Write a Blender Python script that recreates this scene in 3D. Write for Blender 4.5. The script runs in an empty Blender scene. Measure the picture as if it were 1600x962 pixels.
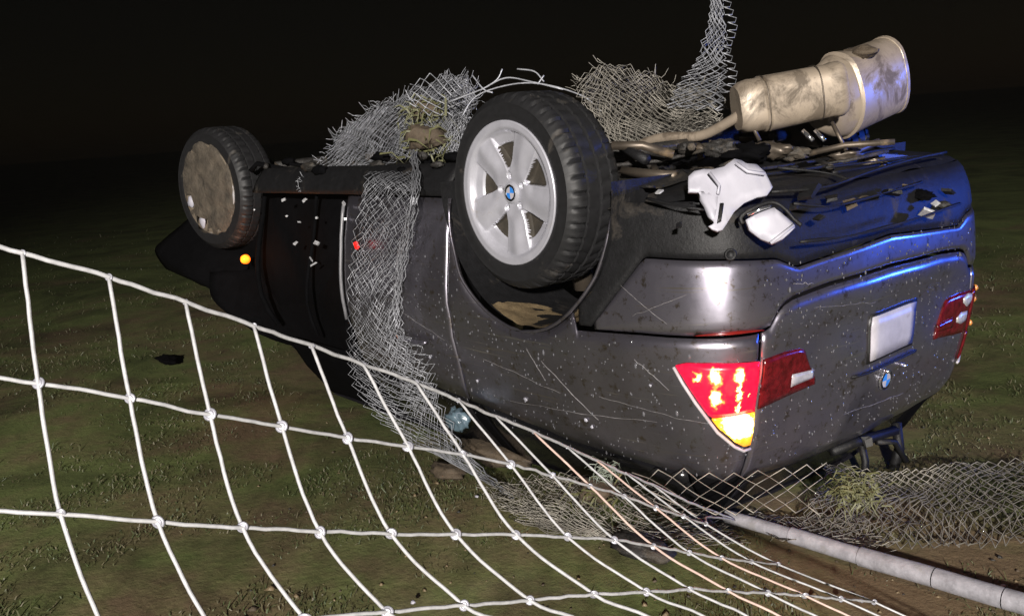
import bpy, math, random
import numpy as np
from mathutils import Vector, Matrix, noise
random.seed(7); rng = np.random.default_rng(7)
sc = bpy.context.scene
col = sc.collection
PI = math.pi
# ------------------------------------------------------------------ camera
H = 1.62                                  # ground lies this far from the wheels' contact plane (roof is down)
CAM = Vector((-2.83872, 3.21788, H - 0.11194))
def cv(v): return Vector((v[0], -v[1], -v[2]))          # car axes -> world axes
RIGHT = cv((-0.62906020, 0.77370051, 0.07530463)); DOWN = cv((-0.09975544, -0.17641717, 0.97924759)); FWD = cv((0.77092938, 0.60849364, 0.18815786))
FPX = 1504.5
cam = bpy.data.cameras.new('camera'); cam.sensor_width = 36; cam.lens = FPX / 1600 * 36; cam.clip_start = .05; cam.clip_end = 2000
co = bpy.data.objects.new('camera', cam); col.objects.link(co)
M3 = Matrix((RIGHT, -DOWN, -FWD)).transposed()
co.matrix_world = Matrix.Translation(CAM) @ M3.to_4x4()
sc.camera = co
# ------------------------------------------------------------------ night sky, moonlight, exposure
w = bpy.data.worlds.new('World'); sc.world = w; w.use_nodes = True
nt = w.node_tree; bg = nt.nodes['Background']
sky = nt.nodes.new('ShaderNodeTexSky'); sky.sky_type = 'NISHITA'; sky.sun_disc = False
SUN_EL, SUN_AZ = math.radians(28), math.radians(215)
sky.sun_elevation = SUN_EL; sky.sun_rotation = SUN_AZ
tint = nt.nodes.new('ShaderNodeMix'); tint.data_type = 'RGBA'; tint.blend_type = 'MULTIPLY'; tint.inputs['Factor'].default_value = 1
tint.inputs['B'].default_value = (1.0, .72, .48, 1)
nt.links.new(sky.outputs[0], tint.inputs['A']); nt.links.new(tint.outputs['Result'], bg.inputs['Color'])
bg.inputs['Strength'].default_value = .0006
def lamp(name, kind, loc, energy, color, **kw):
    l = bpy.data.lights.new(name, kind); l.energy = energy; l.color = color
    for k, v in kw.items(): setattr(l, k, v)
    o = bpy.data.objects.new(name, l); col.objects.link(o); o.location = loc; return o
def aim(o, tgt): o.rotation_euler = (Vector(tgt) - o.location).to_track_quat('-Z', 'Y').to_euler()
sun = lamp('moon', 'SUN', (0, 0, 20), .006, (1, .93, .8), angle=math.radians(.5))
aim(sun, Vector((0, 0, 20)) - Vector((math.sin(SUN_AZ) * math.cos(SUN_EL), math.cos(SUN_AZ) * math.cos(SUN_EL), math.sin(SUN_EL))))
fh = Vector((FWD.x, FWD.y, 0)).normalized(); rh = Vector((RIGHT.x, RIGHT.y, 0)).normalized()
# unseen vehicle lamp behind the camera, and the blue beacon of another to the right
flood = lamp('vehicle_lamp', 'SPOT', CAM - fh * 11 - rh * .9 + Vector((0, 0, 2.9)), 23000, (1, .94, .88), spot_size=math.radians(58), spot_blend=.9, shadow_soft_size=.22)
aim(flood, (-.4, .5, .35))
beacon = lamp('blue_beacon', 'SPOT', (-3.9, -5.2, 1.6), 1050, (.03, .13, 1.0), shadow_soft_size=.22, spot_size=math.radians(24), spot_blend=.9)
aim(beacon, (-.85, -.72, 1.0))
vs = sc.view_settings; vs.view_transform = 'Standard'; vs.look = 'None'; vs.exposure = 0; vs.gamma = 1; vs.use_curve_mapping = False
sc.cycles.max_bounces = 4; sc.cycles.volume_bounces = 0

# ------------------------------------------------------------------ helpers
def at(px, py, d):                        # a point d metres in front of the camera plane, on the ray through a photo pixel
    return CAM + (RIGHT * ((px - 800) / FPX) + DOWN * ((py - 481) / FPX) + FWD) * d
def ground(px, py, z=0):
    r = RIGHT * ((px - 800) / FPX) + DOWN * ((py - 481) / FPX) + FWD
    return CAM + r * ((z - CAM.z) / r.z)
def loc(P): return Vector((P.x, -P.y, H - P.z))         # world -> car coordinates
def side(px, py, off=.02):                # on the car's flank, off metres clear of it
    r = RIGHT * ((px - 800) / FPX) + DOWN * ((py - 481) / FPX) + FWD
    return (tuple(CAM + r * ((.967 + off - CAM.y) / r.y)),)
def car_at(px, py, d): return loc(at(px, py, d))

def mesh(name, V, F, mat, parent=None, smooth=True, mi=None):
    m = bpy.data.meshes.new(name); m.from_pydata([tuple(v) for v in V], [], F); m.update()
    for k in (mat if isinstance(mat, (list, tuple)) else [mat]): m.materials.append(k)
    if mi is not None: m.polygons.foreach_set('material_index', mi)
    if smooth: m.polygons.foreach_set('use_smooth', [True] * len(m.polygons))
    o = bpy.data.objects.new(name, m); col.objects.link(o); o.parent = parent
    return o
def tag(o, label=None, cat=None, group=None, kind=None):
    if label: o['label'] = label
    if cat: o['category'] = cat
    if group: o['group'] = group
    if kind: o['kind'] = kind
    return o
def empty(name, loc_=(0, 0, 0), rot=(0, 0, 0), parent=None):
    o = bpy.data.objects.new(name, None); o.empty_display_size = .1; col.objects.link(o); o.location = loc_; o.rotation_euler = rot; o.parent = parent; return o
def cat_rom(P, n):
    P = [np.array(q, float) for q in P]; P = [2 * P[0] - P[1]] + P + [2 * P[-1] - P[-2]]; o = []
    for i in range(1, len(P) - 2):
        a, b, c, d = P[i - 1:i + 3]
        for k in range(n):
            t = k / n
            o.append(.5 * (2 * b + (c - a) * t + (2 * a - 5 * b + 4 * c - d) * t * t + (3 * b - a - 3 * c + d) * t ** 3))
    o.append(P[-2]); return np.array(o)
class MB:
    def __init__(s): s.V = []; s.F = []; s.M = []
    def add(s, V, F, m=0):
        b = len(s.V); s.V += [tuple(v) for v in V]; s.F += [tuple(i + b for i in f) for f in F]; s.M += [m] * len(F)
    def tube(s, P, r, n=6, caps=True, m=0, closed=False):
        P = [Vector(p) for p in P]; k = len(P); rs = r if hasattr(r, '__len__') else [r] * k
        V = []; up = None
        for i in range(k):
            t = (P[min(i + 1, k - 1)] - P[max(i - 1, 0)])
            if t.length < 1e-9: t = Vector((0, 0, 1))
            t.normalize()
            if up is None: up = Vector((0, 0, 1)) if abs(t.z) < .9 else Vector((1, 0, 0))
            a = t.cross(up)
            if a.length < 1e-4: a = t.cross(Vector((1, .3, .2)))
            a.normalize(); b = t.cross(a); up = -b if False else up
            for j in range(n):
                q = 2 * PI * j / n; V.append(P[i] + (a * math.cos(q) + b * math.sin(q)) * rs[i])
        F = [(i * n + j, i * n + (j + 1) % n, (i + 1) * n + (j + 1) % n, (i + 1) * n + j) for i in range(k - 1) for j in range(n)]
        if caps: F += [tuple(range(n))[::-1], tuple((k - 1) * n + j for j in range(n))]
        s.add(V, F, m)
    def box(s, c, size, R=None, m=0):
        c = Vector(c); sx, sy, sz = (q / 2 for q in size); V = []
        for x in (-sx, sx):
            for y in (-sy, sy):
                for z in (-sz, sz):
                    v = Vector((x, y, z)); V.append(c + (R @ v if R else v))
        s.add(V, [(0, 1, 3, 2), (4, 6, 7, 5), (0, 4, 5, 1), (2, 3, 7, 6), (0, 2, 6, 4), (1, 5, 7, 3)], m)
    def build(s, name, mat, parent=None, smooth=False): return mesh(name, s.V, s.F, mat, parent, smooth, s.M if isinstance(mat, (list, tuple)) else None)
def lathe(prof, n, axis='Y', mod=None):
    V = []; F = []; k = len(prof)
    for j in range(n):
        a = 2 * PI * j / n
        for i, (r, y) in enumerate(prof):
            rr = r + (mod(i, j) if mod else 0)
            V.append((rr * math.cos(a), y, rr * math.sin(a)))
    for j in range(n):
        for i in range(k - 1):
            F.append((j * k + i, j * k + i + 1, ((j + 1) % n) * k + i + 1, ((j + 1) % n) * k + i))
    return V, F

def clod(name, c, r, mat, parent=None, sq=(1, 1, 1), seed=0, n=14):
    V = []; F = []
    for i in range(n + 1):
        a_ = PI * i / n
        for j in range(2 * n):
            b_ = PI * j / n; d = Vector((math.sin(a_) * math.cos(b_), math.sin(a_) * math.sin(b_), math.cos(a_)))
            k = r * (1 + .45 * noise.noise(d * 1.7 + Vector((seed, seed, 0))) + .32 * noise.noise(d * 4.3 + Vector((seed, 0, 0))) + .2 * noise.noise(d * 10 + Vector((0, seed, 0)))); V.append(Vector(c) + Vector((d.x * sq[0], d.y * sq[1], d.z * sq[2])) * k)
    F = [(i * 2 * n + j, i * 2 * n + (j + 1) % (2 * n), (i + 1) * 2 * n + (j + 1) % (2 * n), (i + 1) * 2 * n + j) for i in range(n) for j in range(2 * n)]
    return mesh(name, V, F, mat, parent)
# ------------------------------------------------------------------ materials
def new_mat(name):
    m = bpy.data.materials.new(name); m.use_nodes = True; return m, m.node_tree, m.node_tree.nodes['Principled BSDF']
def nd(t, kind, **kw):
    n = t.nodes.new(kind)
    for k, v in kw.items():
        if k in n.inputs: n.inputs[k].default_value = v
        else: setattr(n, k, v)
    return n
def ramp(t, fac, stops):
    r = t.nodes.new('ShaderNodeValToRGB'); e = r.color_ramp.elements
    while len(e) < len(stops): e.new(.5)
    for q, (p, c) in zip(e, stops): q.position = p; q.color = (c, c, c, 1) if not hasattr(c, '__len__') else (*c, 1)
    t.links.new(fac, r.inputs[0]); return r.outputs[0]
def mixc(t, f, a, b, mode='MIX'):
    n = t.nodes.new('ShaderNodeMix'); n.data_type = 'RGBA'; n.blend_type = mode
    for s, v in (('Factor', f), ('A', a), ('B', b)):
        if hasattr(v, 'links') or hasattr(v, 'is_linked'): t.links.new(v, n.inputs[s])
        elif s == 'Factor': n.inputs[s].default_value = v
        else: n.inputs[s].default_value = (*v, 1)
    return n.outputs['Result']
def nz(t, scale, detail=6, rough=.6, vec=None, dist=0):
    n = nd(t, 'ShaderNodeTexNoise', Scale=scale, Detail=detail, Roughness=rough, Distortion=dist)
    if vec is not None: t.links.new(vec, n.inputs['Vector'])
    return n.outputs['Fac']
def coords(t, scale=(1, 1, 1), rot=(0, 0, 0)):
    c = t.nodes.new('ShaderNodeTexCoord'); m = t.nodes.new('ShaderNodeMapping'); m.inputs['Scale'].default_value = scale; m.inputs['Rotation'].default_value = rot
    t.links.new(c.outputs['Object'], m.inputs['Vector']); return m.outputs[0]
def bump(t, b, h, strength, dist):
    n = nd(t, 'ShaderNodeBump', Strength=strength, Distance=dist); t.links.new(h, n.inputs['Height']); t.links.new(n.outputs[0], b.inputs['Normal'])
MUD = (.15, .105, .06)
def simple(name, c, rough=.5, metal=0, var=.35, scale=18, mud=0, mudc=MUD, bmp=0, spec=.5, mscale=6):
    m, t, b = new_mat(name); v = coords(t)
    n = nz(t, scale, vec=v)
    c2 = tuple(x * (1 - var) for x in c); cc = mixc(t, ramp(t, n, [(.3, 0), (.7, 1)]), c2, c)
    if mud > 0:
        mk = ramp(t, nz(t, mscale, 9, .7, v, .6), [(max(0, .72 - mud * .5), 0), (min(1, .86 - mud * .5), 1)])
        cc = mixc(t, mk, cc, mudc)
        rr = t.nodes.new('ShaderNodeMapRange'); rr.inputs['To Min'].default_value = rough; rr.inputs['To Max'].default_value = .75; t.links.new(mk, rr.inputs['Value']); t.links.new(rr.outputs[0], b.inputs['Roughness'])
        if metal:
            mm = t.nodes.new('ShaderNodeMapRange'); mm.inputs['To Min'].default_value = metal; mm.inputs['To Max'].default_value = 0; t.links.new(mk, mm.inputs['Value']); t.links.new(mm.outputs[0], b.inputs['Metallic'])
    else:
        b.inputs['Roughness'].default_value = rough; b.inputs['Metallic'].default_value = metal
    t.links.new(cc, b.inputs['Base Color']); b.inputs['Specular IOR Level'].default_value = spec
    if bmp: bump(t, b, nz(t, scale * 2.5, 6, .7, v), .6, bmp)
    return m
def paint_mat(name, base, lo, hi, coat):
    m, t, b = new_mat(name); v = coords(t)
    fl = nz(t, 900, 2, .5, v); c = mixc(t, fl, tuple(x * .8 for x in base), tuple(x * 1.2 for x in base))
    # dried mud film, heavier in blotches, and fine scratches along the body
    film = ramp(t, nz(t, 2.6, 10, .72, v, .4), [(lo, 0), (hi, .8)])
    spk = ramp(t, nz(t, 26, 7, .75, v), [(.55, 0), (.64, .9)])
    c = mixc(t, film, c, (.105, .095, .094)); c = mixc(t, spk, c, (.12, .097, .072))
    smear = ramp(t, nz(t, 4.2, 9, .75, coords(t, (1, 1, .35), (.3, .4, 0)), 1.2), [(.58, 0), (.74, .7)]); c = mixc(t, smear, c, (.10, .078, .055))
    sv = coords(t, (1.1, .8, 40), (.1, .55, .2)); scr = ramp(t, nz(t, 3.0, 3, .5, sv), [(.655, 0), (.70, .9)])
    sv2 = coords(t, (.9, .9, 55), (0, -.4, 0)); scr2 = ramp(t, nz(t, 2.2, 2, .5, sv2), [(.66, 0), (.70, .8)])
    zone = ramp(t, nz(t, 1.7, 3, .6, v, .3), [(.43, 0), (.55, 1)]); zone2 = ramp(t, nz(t, 2.4, 3, .6, coords(t, (1, 1, 1), (1, 2, 3)), .3), [(.42, 0), (.54, 1)])
    c = mixc(t, mixc(t, 1, scr, zone, 'MULTIPLY'), c, (.36, .34, .33)); c = mixc(t, mixc(t, 1, scr2, zone2, 'MULTIPLY'), c, (.28, .25, .22))
    t.links.new(c, b.inputs['Base Color'])
    r = nd(t, 'ShaderNodeMapRange'); r.inputs['To Min'].default_value = .29; r.inputs['To Max'].default_value = .6; t.links.new(mixc(t, .6, film, smear, 'ADD'), r.inputs['Value']); t.links.new(r.outputs[0], b.inputs['Roughness'])
    b.inputs['Metallic'].default_value = .92
    b.inputs['Coat Weight'].default_value = coat; b.inputs['Coat Roughness'].default_value = .17
    bump(t, b, nz(t, 5, 3, .5, v), .12, .02)
    return m
PAINT = paint_mat('car_paint', (.30, .285, .345), .46, .95, .8)
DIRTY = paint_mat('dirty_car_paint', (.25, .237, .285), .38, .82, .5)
PLASTIC = simple('black_plastic', (.008, .008, .009), .55, var=.5, scale=30, mud=.3, mudc=(.034, .029, .024), spec=.3, bmp=.004)
VOID = simple('black_part_and_shade', (.0025, .0025, .003), .85, var=.4, spec=.03)  # near black for dark parts; also paints shade into cavity and pillars
FLOOR = simple('underbody_dirt', (.02, .018, .016), .6, var=.5, scale=9, mud=.4, mudc=(.06, .047, .032), bmp=.02)
RUBBER = simple('tyre_rubber', (.012, .012, .013), .55, var=.3, scale=40, mud=.26, mudc=(.05, .044, .038), mscale=9, spec=.3)
WINDOW_SHADE_MUD = simple('shaded_mud_behind_spokes', (.03, .024, .016), .8, var=.5, scale=30, bmp=.004)  # mud floor of the spoke gaps, darkened to paint in their shade
SILVER = simple('wheel_silver', (.44, .44, .49), .34, .4, var=.2, scale=12, mud=.26, mudc=(.14, .115, .085), mscale=7)
MUDDY_SILVER = simple('mud_coated_wheel', (.55, .55, .58), .3, .4, var=.1, mud=.86, mudc=(.115, .092, .066), mscale=5)
TAN_MUD = simple('tan_mud', (.15, .11, .06), .55, var=.35, scale=30, bmp=.006)
BROWN_MUD = simple('brown_mud', (.08, .058, .036), .75, var=.45, scale=14, bmp=.02)
CAKE = simple('dried_mud', (.095, .077, .056), .8, var=.65, scale=14, bmp=.03)
EXH = simple('exhaust_steel', (.34, .28, .215), .45, .35, var=.3, scale=6, mud=.52, mudc=(.085, .066, .047), mscale=7)
EXH_DARK = simple('stained_steel', (.11, .09, .07), .45, .6, var=.4, scale=9, mud=.3)
STEEL = simple('bare_metal', (.32, .32, .32), .28, .8, var=.2)
GLINT = simple('bright_metal_glint', (.6, .6, .62), .3, .4, var=.5, scale=60)  # pale metal that also paints glints on brackets, valance and far lamp
CHROME = simple('chrome_trim', (.75, .76, .8), .12, .95, var=.05)
WHITE = simple('white_plastic', (.34, .335, .38), .5, var=.12, scale=8)
WIRE = simple('fence_wire', (.40, .40, .41), .5, .15, var=.35, scale=60, mud=.12, mudc=(.2, .18, .14), mscale=12)
KNOT = simple('fence_clip', (.30, .30, .34), .38, .3, var=.3, scale=90)
LINK = simple('chain_link_wire', (.36, .37, .40), .42, .3, var=.5, scale=30)
LINKD = simple('muddy_link_wire', (.31, .29, .25), .6, .2, var=.5, scale=14)
POST = simple('galvanised_post', (.33, .325, .355), .55, .2, var=.45, scale=26, mud=.34, mudc=(.16, .15, .14), bmp=.004)
PLATE = simple('plate_white', (.36, .35, .39), .4, var=.25, scale=14, mud=.2)
INK = simple('black_ink', (.01, .01, .01), .4)
BLUE = simple('enamel_blue', (.03, .2, .62), .25)
BLUEGREY = simple('pale_blue_plastic', (.09, .135, .165), .3, var=.5, scale=40)
LEAF = simple('yellow_green_leaf', (.095, .095, .036), .6, var=.5, scale=30)
def glass_mat():
    m, t, b = new_mat('dark_glass'); b.inputs['Base Color'].default_value = (.006, .006, .007, 1); b.inputs['Roughness'].default_value = .2; return m
GLASS = glass_mat()
def glow(name, c, e, s, rough=.2, scale=26, lo=.25):
    m, t, b = new_mat(name); v = coords(t); b.inputs['Base Color'].default_value = (*c, 1); b.inputs['Roughness'].default_value = rough
    vo = nd(t, 'ShaderNodeTexVoronoi', Scale=scale); t.links.new(v, vo.inputs['Vector'])
    f = ramp(t, vo.outputs['Distance'], [(.15, 1), (.6, lo)])
    t.links.new(mixc(t, f, (0, 0, 0), e), b.inputs['Emission Color']); b.inputs['Emission Strength'].default_value = s
    return m
BULBS = [(.866, .978, .025), (.920, .975, .017), (.785, .975, .025), (.864, 1.05, .026), (.784, 1.047, .015), (.786, 1.020, .012), (.790, 1.075, .010), (.788, 1.098, .012), (.752, 1.05, .008)]
def lens_mat(name, c, floor, stops, strength, spots):
    m, t, b = new_mat(name); b.inputs['Base Color'].default_value = (*c, 1); b.inputs['Roughness'].default_value = .2
    tc_ = t.nodes.new('ShaderNodeTexCoord'); wn = nd(t, 'ShaderNodeTexNoise', Scale=38, Detail=3); t.links.new(tc_.outputs['Object'], wn.inputs['Vector']); wa = t.nodes.new('ShaderNodeVectorMath'); wa.operation = 'MULTIPLY_ADD'; wa.inputs[1].default_value = (.05, .05, .07); t.links.new(wn.outputs['Color'], wa.inputs[0])
    ws = t.nodes.new('ShaderNodeVectorMath'); ws.operation = 'SUBTRACT'; ws.inputs[1].default_value = (.025, .025, .035); t.links.new(tc_.outputs['Object'], ws.inputs[0]); t.links.new(ws.outputs[0], wa.inputs[2]); acc = None
    for p_, r in spots:
        mp = t.nodes.new('ShaderNodeMapping'); mp.inputs['Location'].default_value = (-p_[0] * 1.25, -p_[1] * 1.25, -p_[2] * .9); mp.inputs['Scale'].default_value = (1.25, 1.25, .9); t.links.new(wa.outputs[0], mp.inputs['Vector']); vm = t.nodes.new('ShaderNodeVectorMath'); vm.operation = 'LENGTH'; t.links.new(mp.outputs[0], vm.inputs[0])
        mr = t.nodes.new('ShaderNodeMapRange'); mr.interpolation_type = 'SMOOTHSTEP'; mr.inputs['From Min'].default_value = r * 1.75; mr.inputs['From Max'].default_value = r * .25; t.links.new(vm.outputs['Value'], mr.inputs['Value'])
        if acc is None: acc = mr.outputs[0]
        else:
            ad = t.nodes.new('ShaderNodeMath'); ad.operation = 'ADD'; t.links.new(acc, ad.inputs[0]); t.links.new(mr.outputs[0], ad.inputs[1]); acc = ad.outputs[0]
    n = nz(t, 60, 3, .6, coords(t)); ad = t.nodes.new('ShaderNodeMath'); ad.operation = 'MULTIPLY_ADD'; ad.inputs[1].default_value = .42; t.links.new(n, ad.inputs[0]); t.links.new(acc, ad.inputs[2])
    t.links.new(ramp(t, ad.outputs[0], stops), b.inputs['Emission Color']); b.inputs['Emission Strength'].default_value = strength
    return m
RED_LIT = glow('lit_red_lens', (.25, .004, .01), (1, .006, .03), 1.5, lo=.45)
RED_DARK = simple('unlit_red_lens', (.11, .006, .009), .22, var=.75, scale=38)
BULB = glow('bulb_yellow', (1, .6, .2), (1, .5, .06), 14, lo=.9)
AMBER = glow('lit_amber_lens', (.7, .3, .02), (1, .56, .10), 11, scale=24, lo=.10)
INDIC = glow('lit_indicator', (.8, .2, .02), (1, .13, .006), 5.5, lo=.5)
REFL = simple('clear_lens', (.5, .5, .54), .15, .3, var=.4, scale=40)
RED_REFL_GLOW = glow('glowing_red_reflector', (.5, .01, .01), (1, .02, .01), .8, lo=.9)  # reflector, its returned light painted as a glow

# ------------------------------------------------------------------ ground
def ground_mat():
    m, t, b = new_mat('wet_grass_and_mud'); v = coords(t)
    big = nz(t, .55, 5, .6, v, .5); mid = nz(t, 2.3, 8, .65, v); fine = nz(t, 30, 6, .7, v)
    g = mixc(t, fine, (.062, .084, .025), (.150, .175, .062)); d = mixc(t, fine, (.088, .062, .035), (.165, .12, .072))
    ln = t.nodes.new('ShaderNodeVectorMath'); ln.operation = 'LENGTH'; t.links.new(v, ln.inputs[0]); fr = nd(t, 'ShaderNodeMapRange'); fr.inputs['From Min'].default_value = 5.5; fr.inputs['From Max'].default_value = 10; fr.inputs['To Max'].default_value = .12; t.links.new(ln.outputs['Value'], fr.inputs['Value'])
    sb = t.nodes.new('ShaderNodeMath'); sb.operation = 'SUBTRACT'; t.links.new(mixc(t, .4, big, mid), sb.inputs[0]); t.links.new(fr.outputs[0], sb.inputs[1]); mk = ramp(t, sb.outputs[0], [(.435, 0), (.57, 1)])
    pat = ramp(t, nz(t, 1.1, 7, .7, v, .8), [(.34, .45), (.6, 1.15)]); t.links.new(mixc(t, 1, mixc(t, mk, g, d), pat, 'MULTIPLY'), b.inputs['Base Color'])
    b.inputs['Roughness'].default_value = .85; b.inputs['Specular IOR Level'].default_value = .15
    bump(t, b, mixc(t, .5, mid, fine), .5, .03); return m
def gh(x, y):
    r = math.hypot(x + .5, y)
    return (noise.noise((x * .5, y * .5, 3)) * .03 + noise.noise((x * 2.1, y * 2.1, 9)) * .012) * min(1, max(0, (24 - r) / 12)) - .014
N = 190; xs = [8 * math.sinh(4.4 * (i / (N - 1) * 2 - 1)) for i in range(N)]; xs = [a * 1.5 for a in xs]
V = [(x, y, gh(x, y)) for y in xs for x in xs]
F = [(j * N + i, j * N + i + 1, (j + 1) * N + i + 1, (j + 1) * N + i) for j in range(N - 1) for i in range(N - 1)]
tag(mesh('ground', V, F, ground_mat()), 'dark wet grass and trampled mud under the overturned car', 'ground', kind='structure')

# ------------------------------------------------------------------ car body surface (upright car axes: x forward from the rear axle, y left, z up from the tyres)
OUT = [(3.86, 0), (3.85, -.35), (3.77, -.62), (3.58, -.82), (3.2, -.92), (2.6, -.955), (1.5, -.965), (.5, -.967), (0, -.965), (-.35, -.955), (-.62, -.93), (-.83, -.855), (-.935, -.72), (-.975, -.45), (-.997, -.2), (-1.0, 0)]
CU = cat_rom(OUT, 24); LU = np.concatenate([[0], np.cumsum(np.linalg.norm(np.diff(CU, axis=0), axis=1))]); UT = LU[-1]
def vx(x): return float(np.interp(-x, -CU[:, 0], LU)) - UT
def xv(v): return float(np.interp(UT - abs(v), LU, CU[:, 0]))
def base(v):
    s = 1
    if v > 0: v = -v; s = -1.05
    u = v + UT; x = np.interp(u, LU, CU[:, 0]); y = np.interp(u, LU, CU[:, 1])
    a, b = max(0, u - .02), min(UT, u + .02)
    tx = np.interp(b, LU, CU[:, 0]) - np.interp(a, LU, CU[:, 0]); ty = np.interp(b, LU, CU[:, 1]) - np.interp(a, LU, CU[:, 1])
    l = math.hypot(tx, ty); nx, ny = -ty / l, tx / l
    if nx * (1.4 - x) - ny * y < 0: nx, ny = -nx, -ny
    return x, y * s, nx, ny * (1 if s > 0 else -1)
SZ = [.25, .30, .38, .5, .7, .85, .95, 1.0, 1.1, 1.2, 1.3, 1.4]; SI = [.16, .10, .06, .03, .008, 0, .003, .002, .02, .045, .08, .13]
RZ = [.36, .42, .5, .6, .7, .8, .86, .9, 1.0, 1.1, 1.2, 1.3, 1.4, 1.45]; RI = [.12, .05, .012, .001, -.005, .0, .012, .02, .028, .038, .058, .09, .14, .17]
ZF = np.linspace(.1, 1.8, 400); _g = np.exp(-.5 * (np.arange(-14, 15) / 5.0) ** 2); _g /= _g.sum()
SF = np.convolve(np.pad(np.interp(ZF, SZ, SI), 14, 'edge'), _g, 'valid'); RF_ = np.convolve(np.pad(np.interp(ZF, RZ, RI), 14, 'edge'), _g, 'valid')
def inset(v, z):
    k = min(1, max(0, (1.05 - abs(v)) / .55)); k = k * k * (3 - 2 * k)
    i = (1 - k) * np.interp(z, ZF, SF) + k * np.interp(z, ZF, RF_)
    if z > 1.4: i += (z - 1.4) * .75
    return i
def dent(v, z): return (.3 if abs(v) < 1.3 and z < .85 else 1) * (.016 * noise.noise((v * 2.3, z * 3.1, 5)) + .007 * noise.noise((v * 6, z * 7, 2)) + .012 * max(0, noise.noise((v * 4, z * 5, 8)) - .25) + .014 * abs(noise.noise((v * 1.6 + z * 1.2, z * 2.0 - v * .7, 14))))
def S(v, z, off=0):
    x, y, nx, ny = base(v); i = inset(v, z) - off + dent(v, z)
    return Vector((x + nx * i, y + ny * i, z))
def arch(x, cx=-.03, rx=.48, rz=.525):
    q = 1 - ((x - cx) / rx) ** 2
    return .37 + rz * math.sqrt(q) if q > 0 else 0
def panel(name, vs_, lo, hi, mat, parent, n=10, off=0, th=.014, label=None, edge=.006):
    V = []; k = n + 1; vs_ = list(vs_)
    for side in (0, 1):
        for iv, v in enumerate(vs_):
            a, b = lo(v), hi(v)
            for i in range(k):
                # outer skin rolls in a little at its borders, as folded sheet metal does
                e = edge if (i in (0, n) or iv in (0, len(vs_) - 1)) else 0
                V.append(S(v, a + (b - a) * i / n, off - (th if side else e)))
    m = len(vs_); q = m * k
    F = [(j * k + i, (j + 1) * k + i, (j + 1) * k + i + 1, j * k + i + 1) for j in range(m - 1) for i in range(n)]
    F += [tuple(q + t for t in reversed(f)) for f in F]
    ring = [j * k for j in range(m)] + [(m - 1) * k + i for i in range(1, k)] + [j * k + n for j in range(m - 2, -1, -1)] + [i for i in range(n - 1, 0, -1)]
    F += [(ring[i], ring[i - 1], q + ring[i - 1], q + ring[i]) for i in range(len(ring))]
    o = mesh(name, V, F, mat, parent)
    if label: o['label'] = label
    return o
def lin(a, b, n): return [a + (b - a) * i / (n - 1) for i in range(n)]
def table(T):
    X = [a for a, _ in T]; Y = [b for _, b in T]
    return lambda v: float(np.interp(abs(v), X, Y))

car = empty('overturned_car', (0, 0, H), (PI, 0, 0))
tag(car, 'dark grey sport utility vehicle lying upside down on its roof with tail lamp lit', 'car')
# rear bumper
b_hi = table([(0, .715), (.37, .725), (.55, .742), (.60, .757), (.635, .79), (.655, .825), (.72, .838), (1.13, .836), (1.42, .848)])
b_lo = table([(0, .612), (.45, .645), (.53, .652), (.62, .612), (.80, .597), (1.11, .587), (1.335, .835)])
rb = panel('rear_bumper', lin(-1.325, 1.325, 120), b_lo, b_hi, PAINT, car, 10, label='dark grey painted upper bumper skin')
t_lo = lambda v: max(.405, arch(xv(v)) + .004)
t_hi = lambda v: (b_lo(v) - .006 if abs(v) < 1.335 else .836)
panel('bumper_trim', lin(-1.40, 1.40, 150), lambda v: min(t_lo(v), t_hi(v) - .008), t_hi, PLASTIC, rb, 8, off=-.004, label='black plastic lower bumper trim')
# valance closing the bumper underneath, with louvre ribs and a towing eye cap
V = []; vsl = lin(-1.12, 1.12, 80)
for v in vsl:
    x, y, nx, ny = base(v)
    for k, (i, z) in enumerate(((.075, .404), (.10, .385), (.16, .372), (.24, .365), (.33, .35), (.42, .325))):
        kk = i + inset(v, .404) - .06 + .012 * noise.noise((v * 4, i * 9, 1)); V.append((x + nx * kk, y + ny * kk, z + .014 * noise.noise((v * 5, i * 14, 4))))
F = [(j * 6 + i, j * 6 + i + 1, j * 6 + 7 + i, j * 6 + 6 + i) for j in range(79) for i in range(5)]
va = mesh('bumper_valance', V, F, PLASTIC, rb)
for v0, v1, i0, i1, z in ((-.62, .45, .20, .20, .358), (-.45, .62, .30, .28, .345), (-.2, .70, .13, .13, .376)):
    P = []
    for v in lin(v0, v1, 24):
        x, y, nx, ny = base(v); P.append((x + nx * (i0 + .02 * math.sin(v * 5)), y + ny * i0, z - .006))
    mb = MB(); mb.tube(P, .008, 5); mb.build('valance_rib', PLASTIC, rb, True)
mb = MB()
x, y, nx, ny = base(-.80); c = S(-.80, .575, .004)
V, F = lathe([(.020, 0), (.020, -.006), (.014, -.008), (.012, .004), (0, .004)], 18)
R = Vector((0, -1, 0)).rotation_difference(Vector((-nx, -ny, 0))).to_matrix()
mesh('tow_eye_cap', [R @ Vector(q) + c for q in V], F, PLASTIC, rb)
# chrome tailpipe trim at the far side
for v, z, dx in ((.30, .375, .17), ):
    x, y, nx, ny = base(v); mb = MB(); Rz = Matrix.Rotation(.12, 3, 'X') @ Matrix.Rotation(.05, 3, 'Z')
    mb.box((x + nx * dx, y + ny * dx, z - .02), (.028, .20, .022), Rz); mb.build('tailpipe_trim', CHROME, rb)
# red reflector in the split line
panel('rear_reflector', lin(-.93, -.68, 20), lambda v: .8365 - .011 * (1 - ((v + .805) / .125) ** 2) - .001, lambda v: .8365, simple('red_reflector_strip', (.16, .01, .008), .2), rb, 3, off=.004, th=.01)
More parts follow.
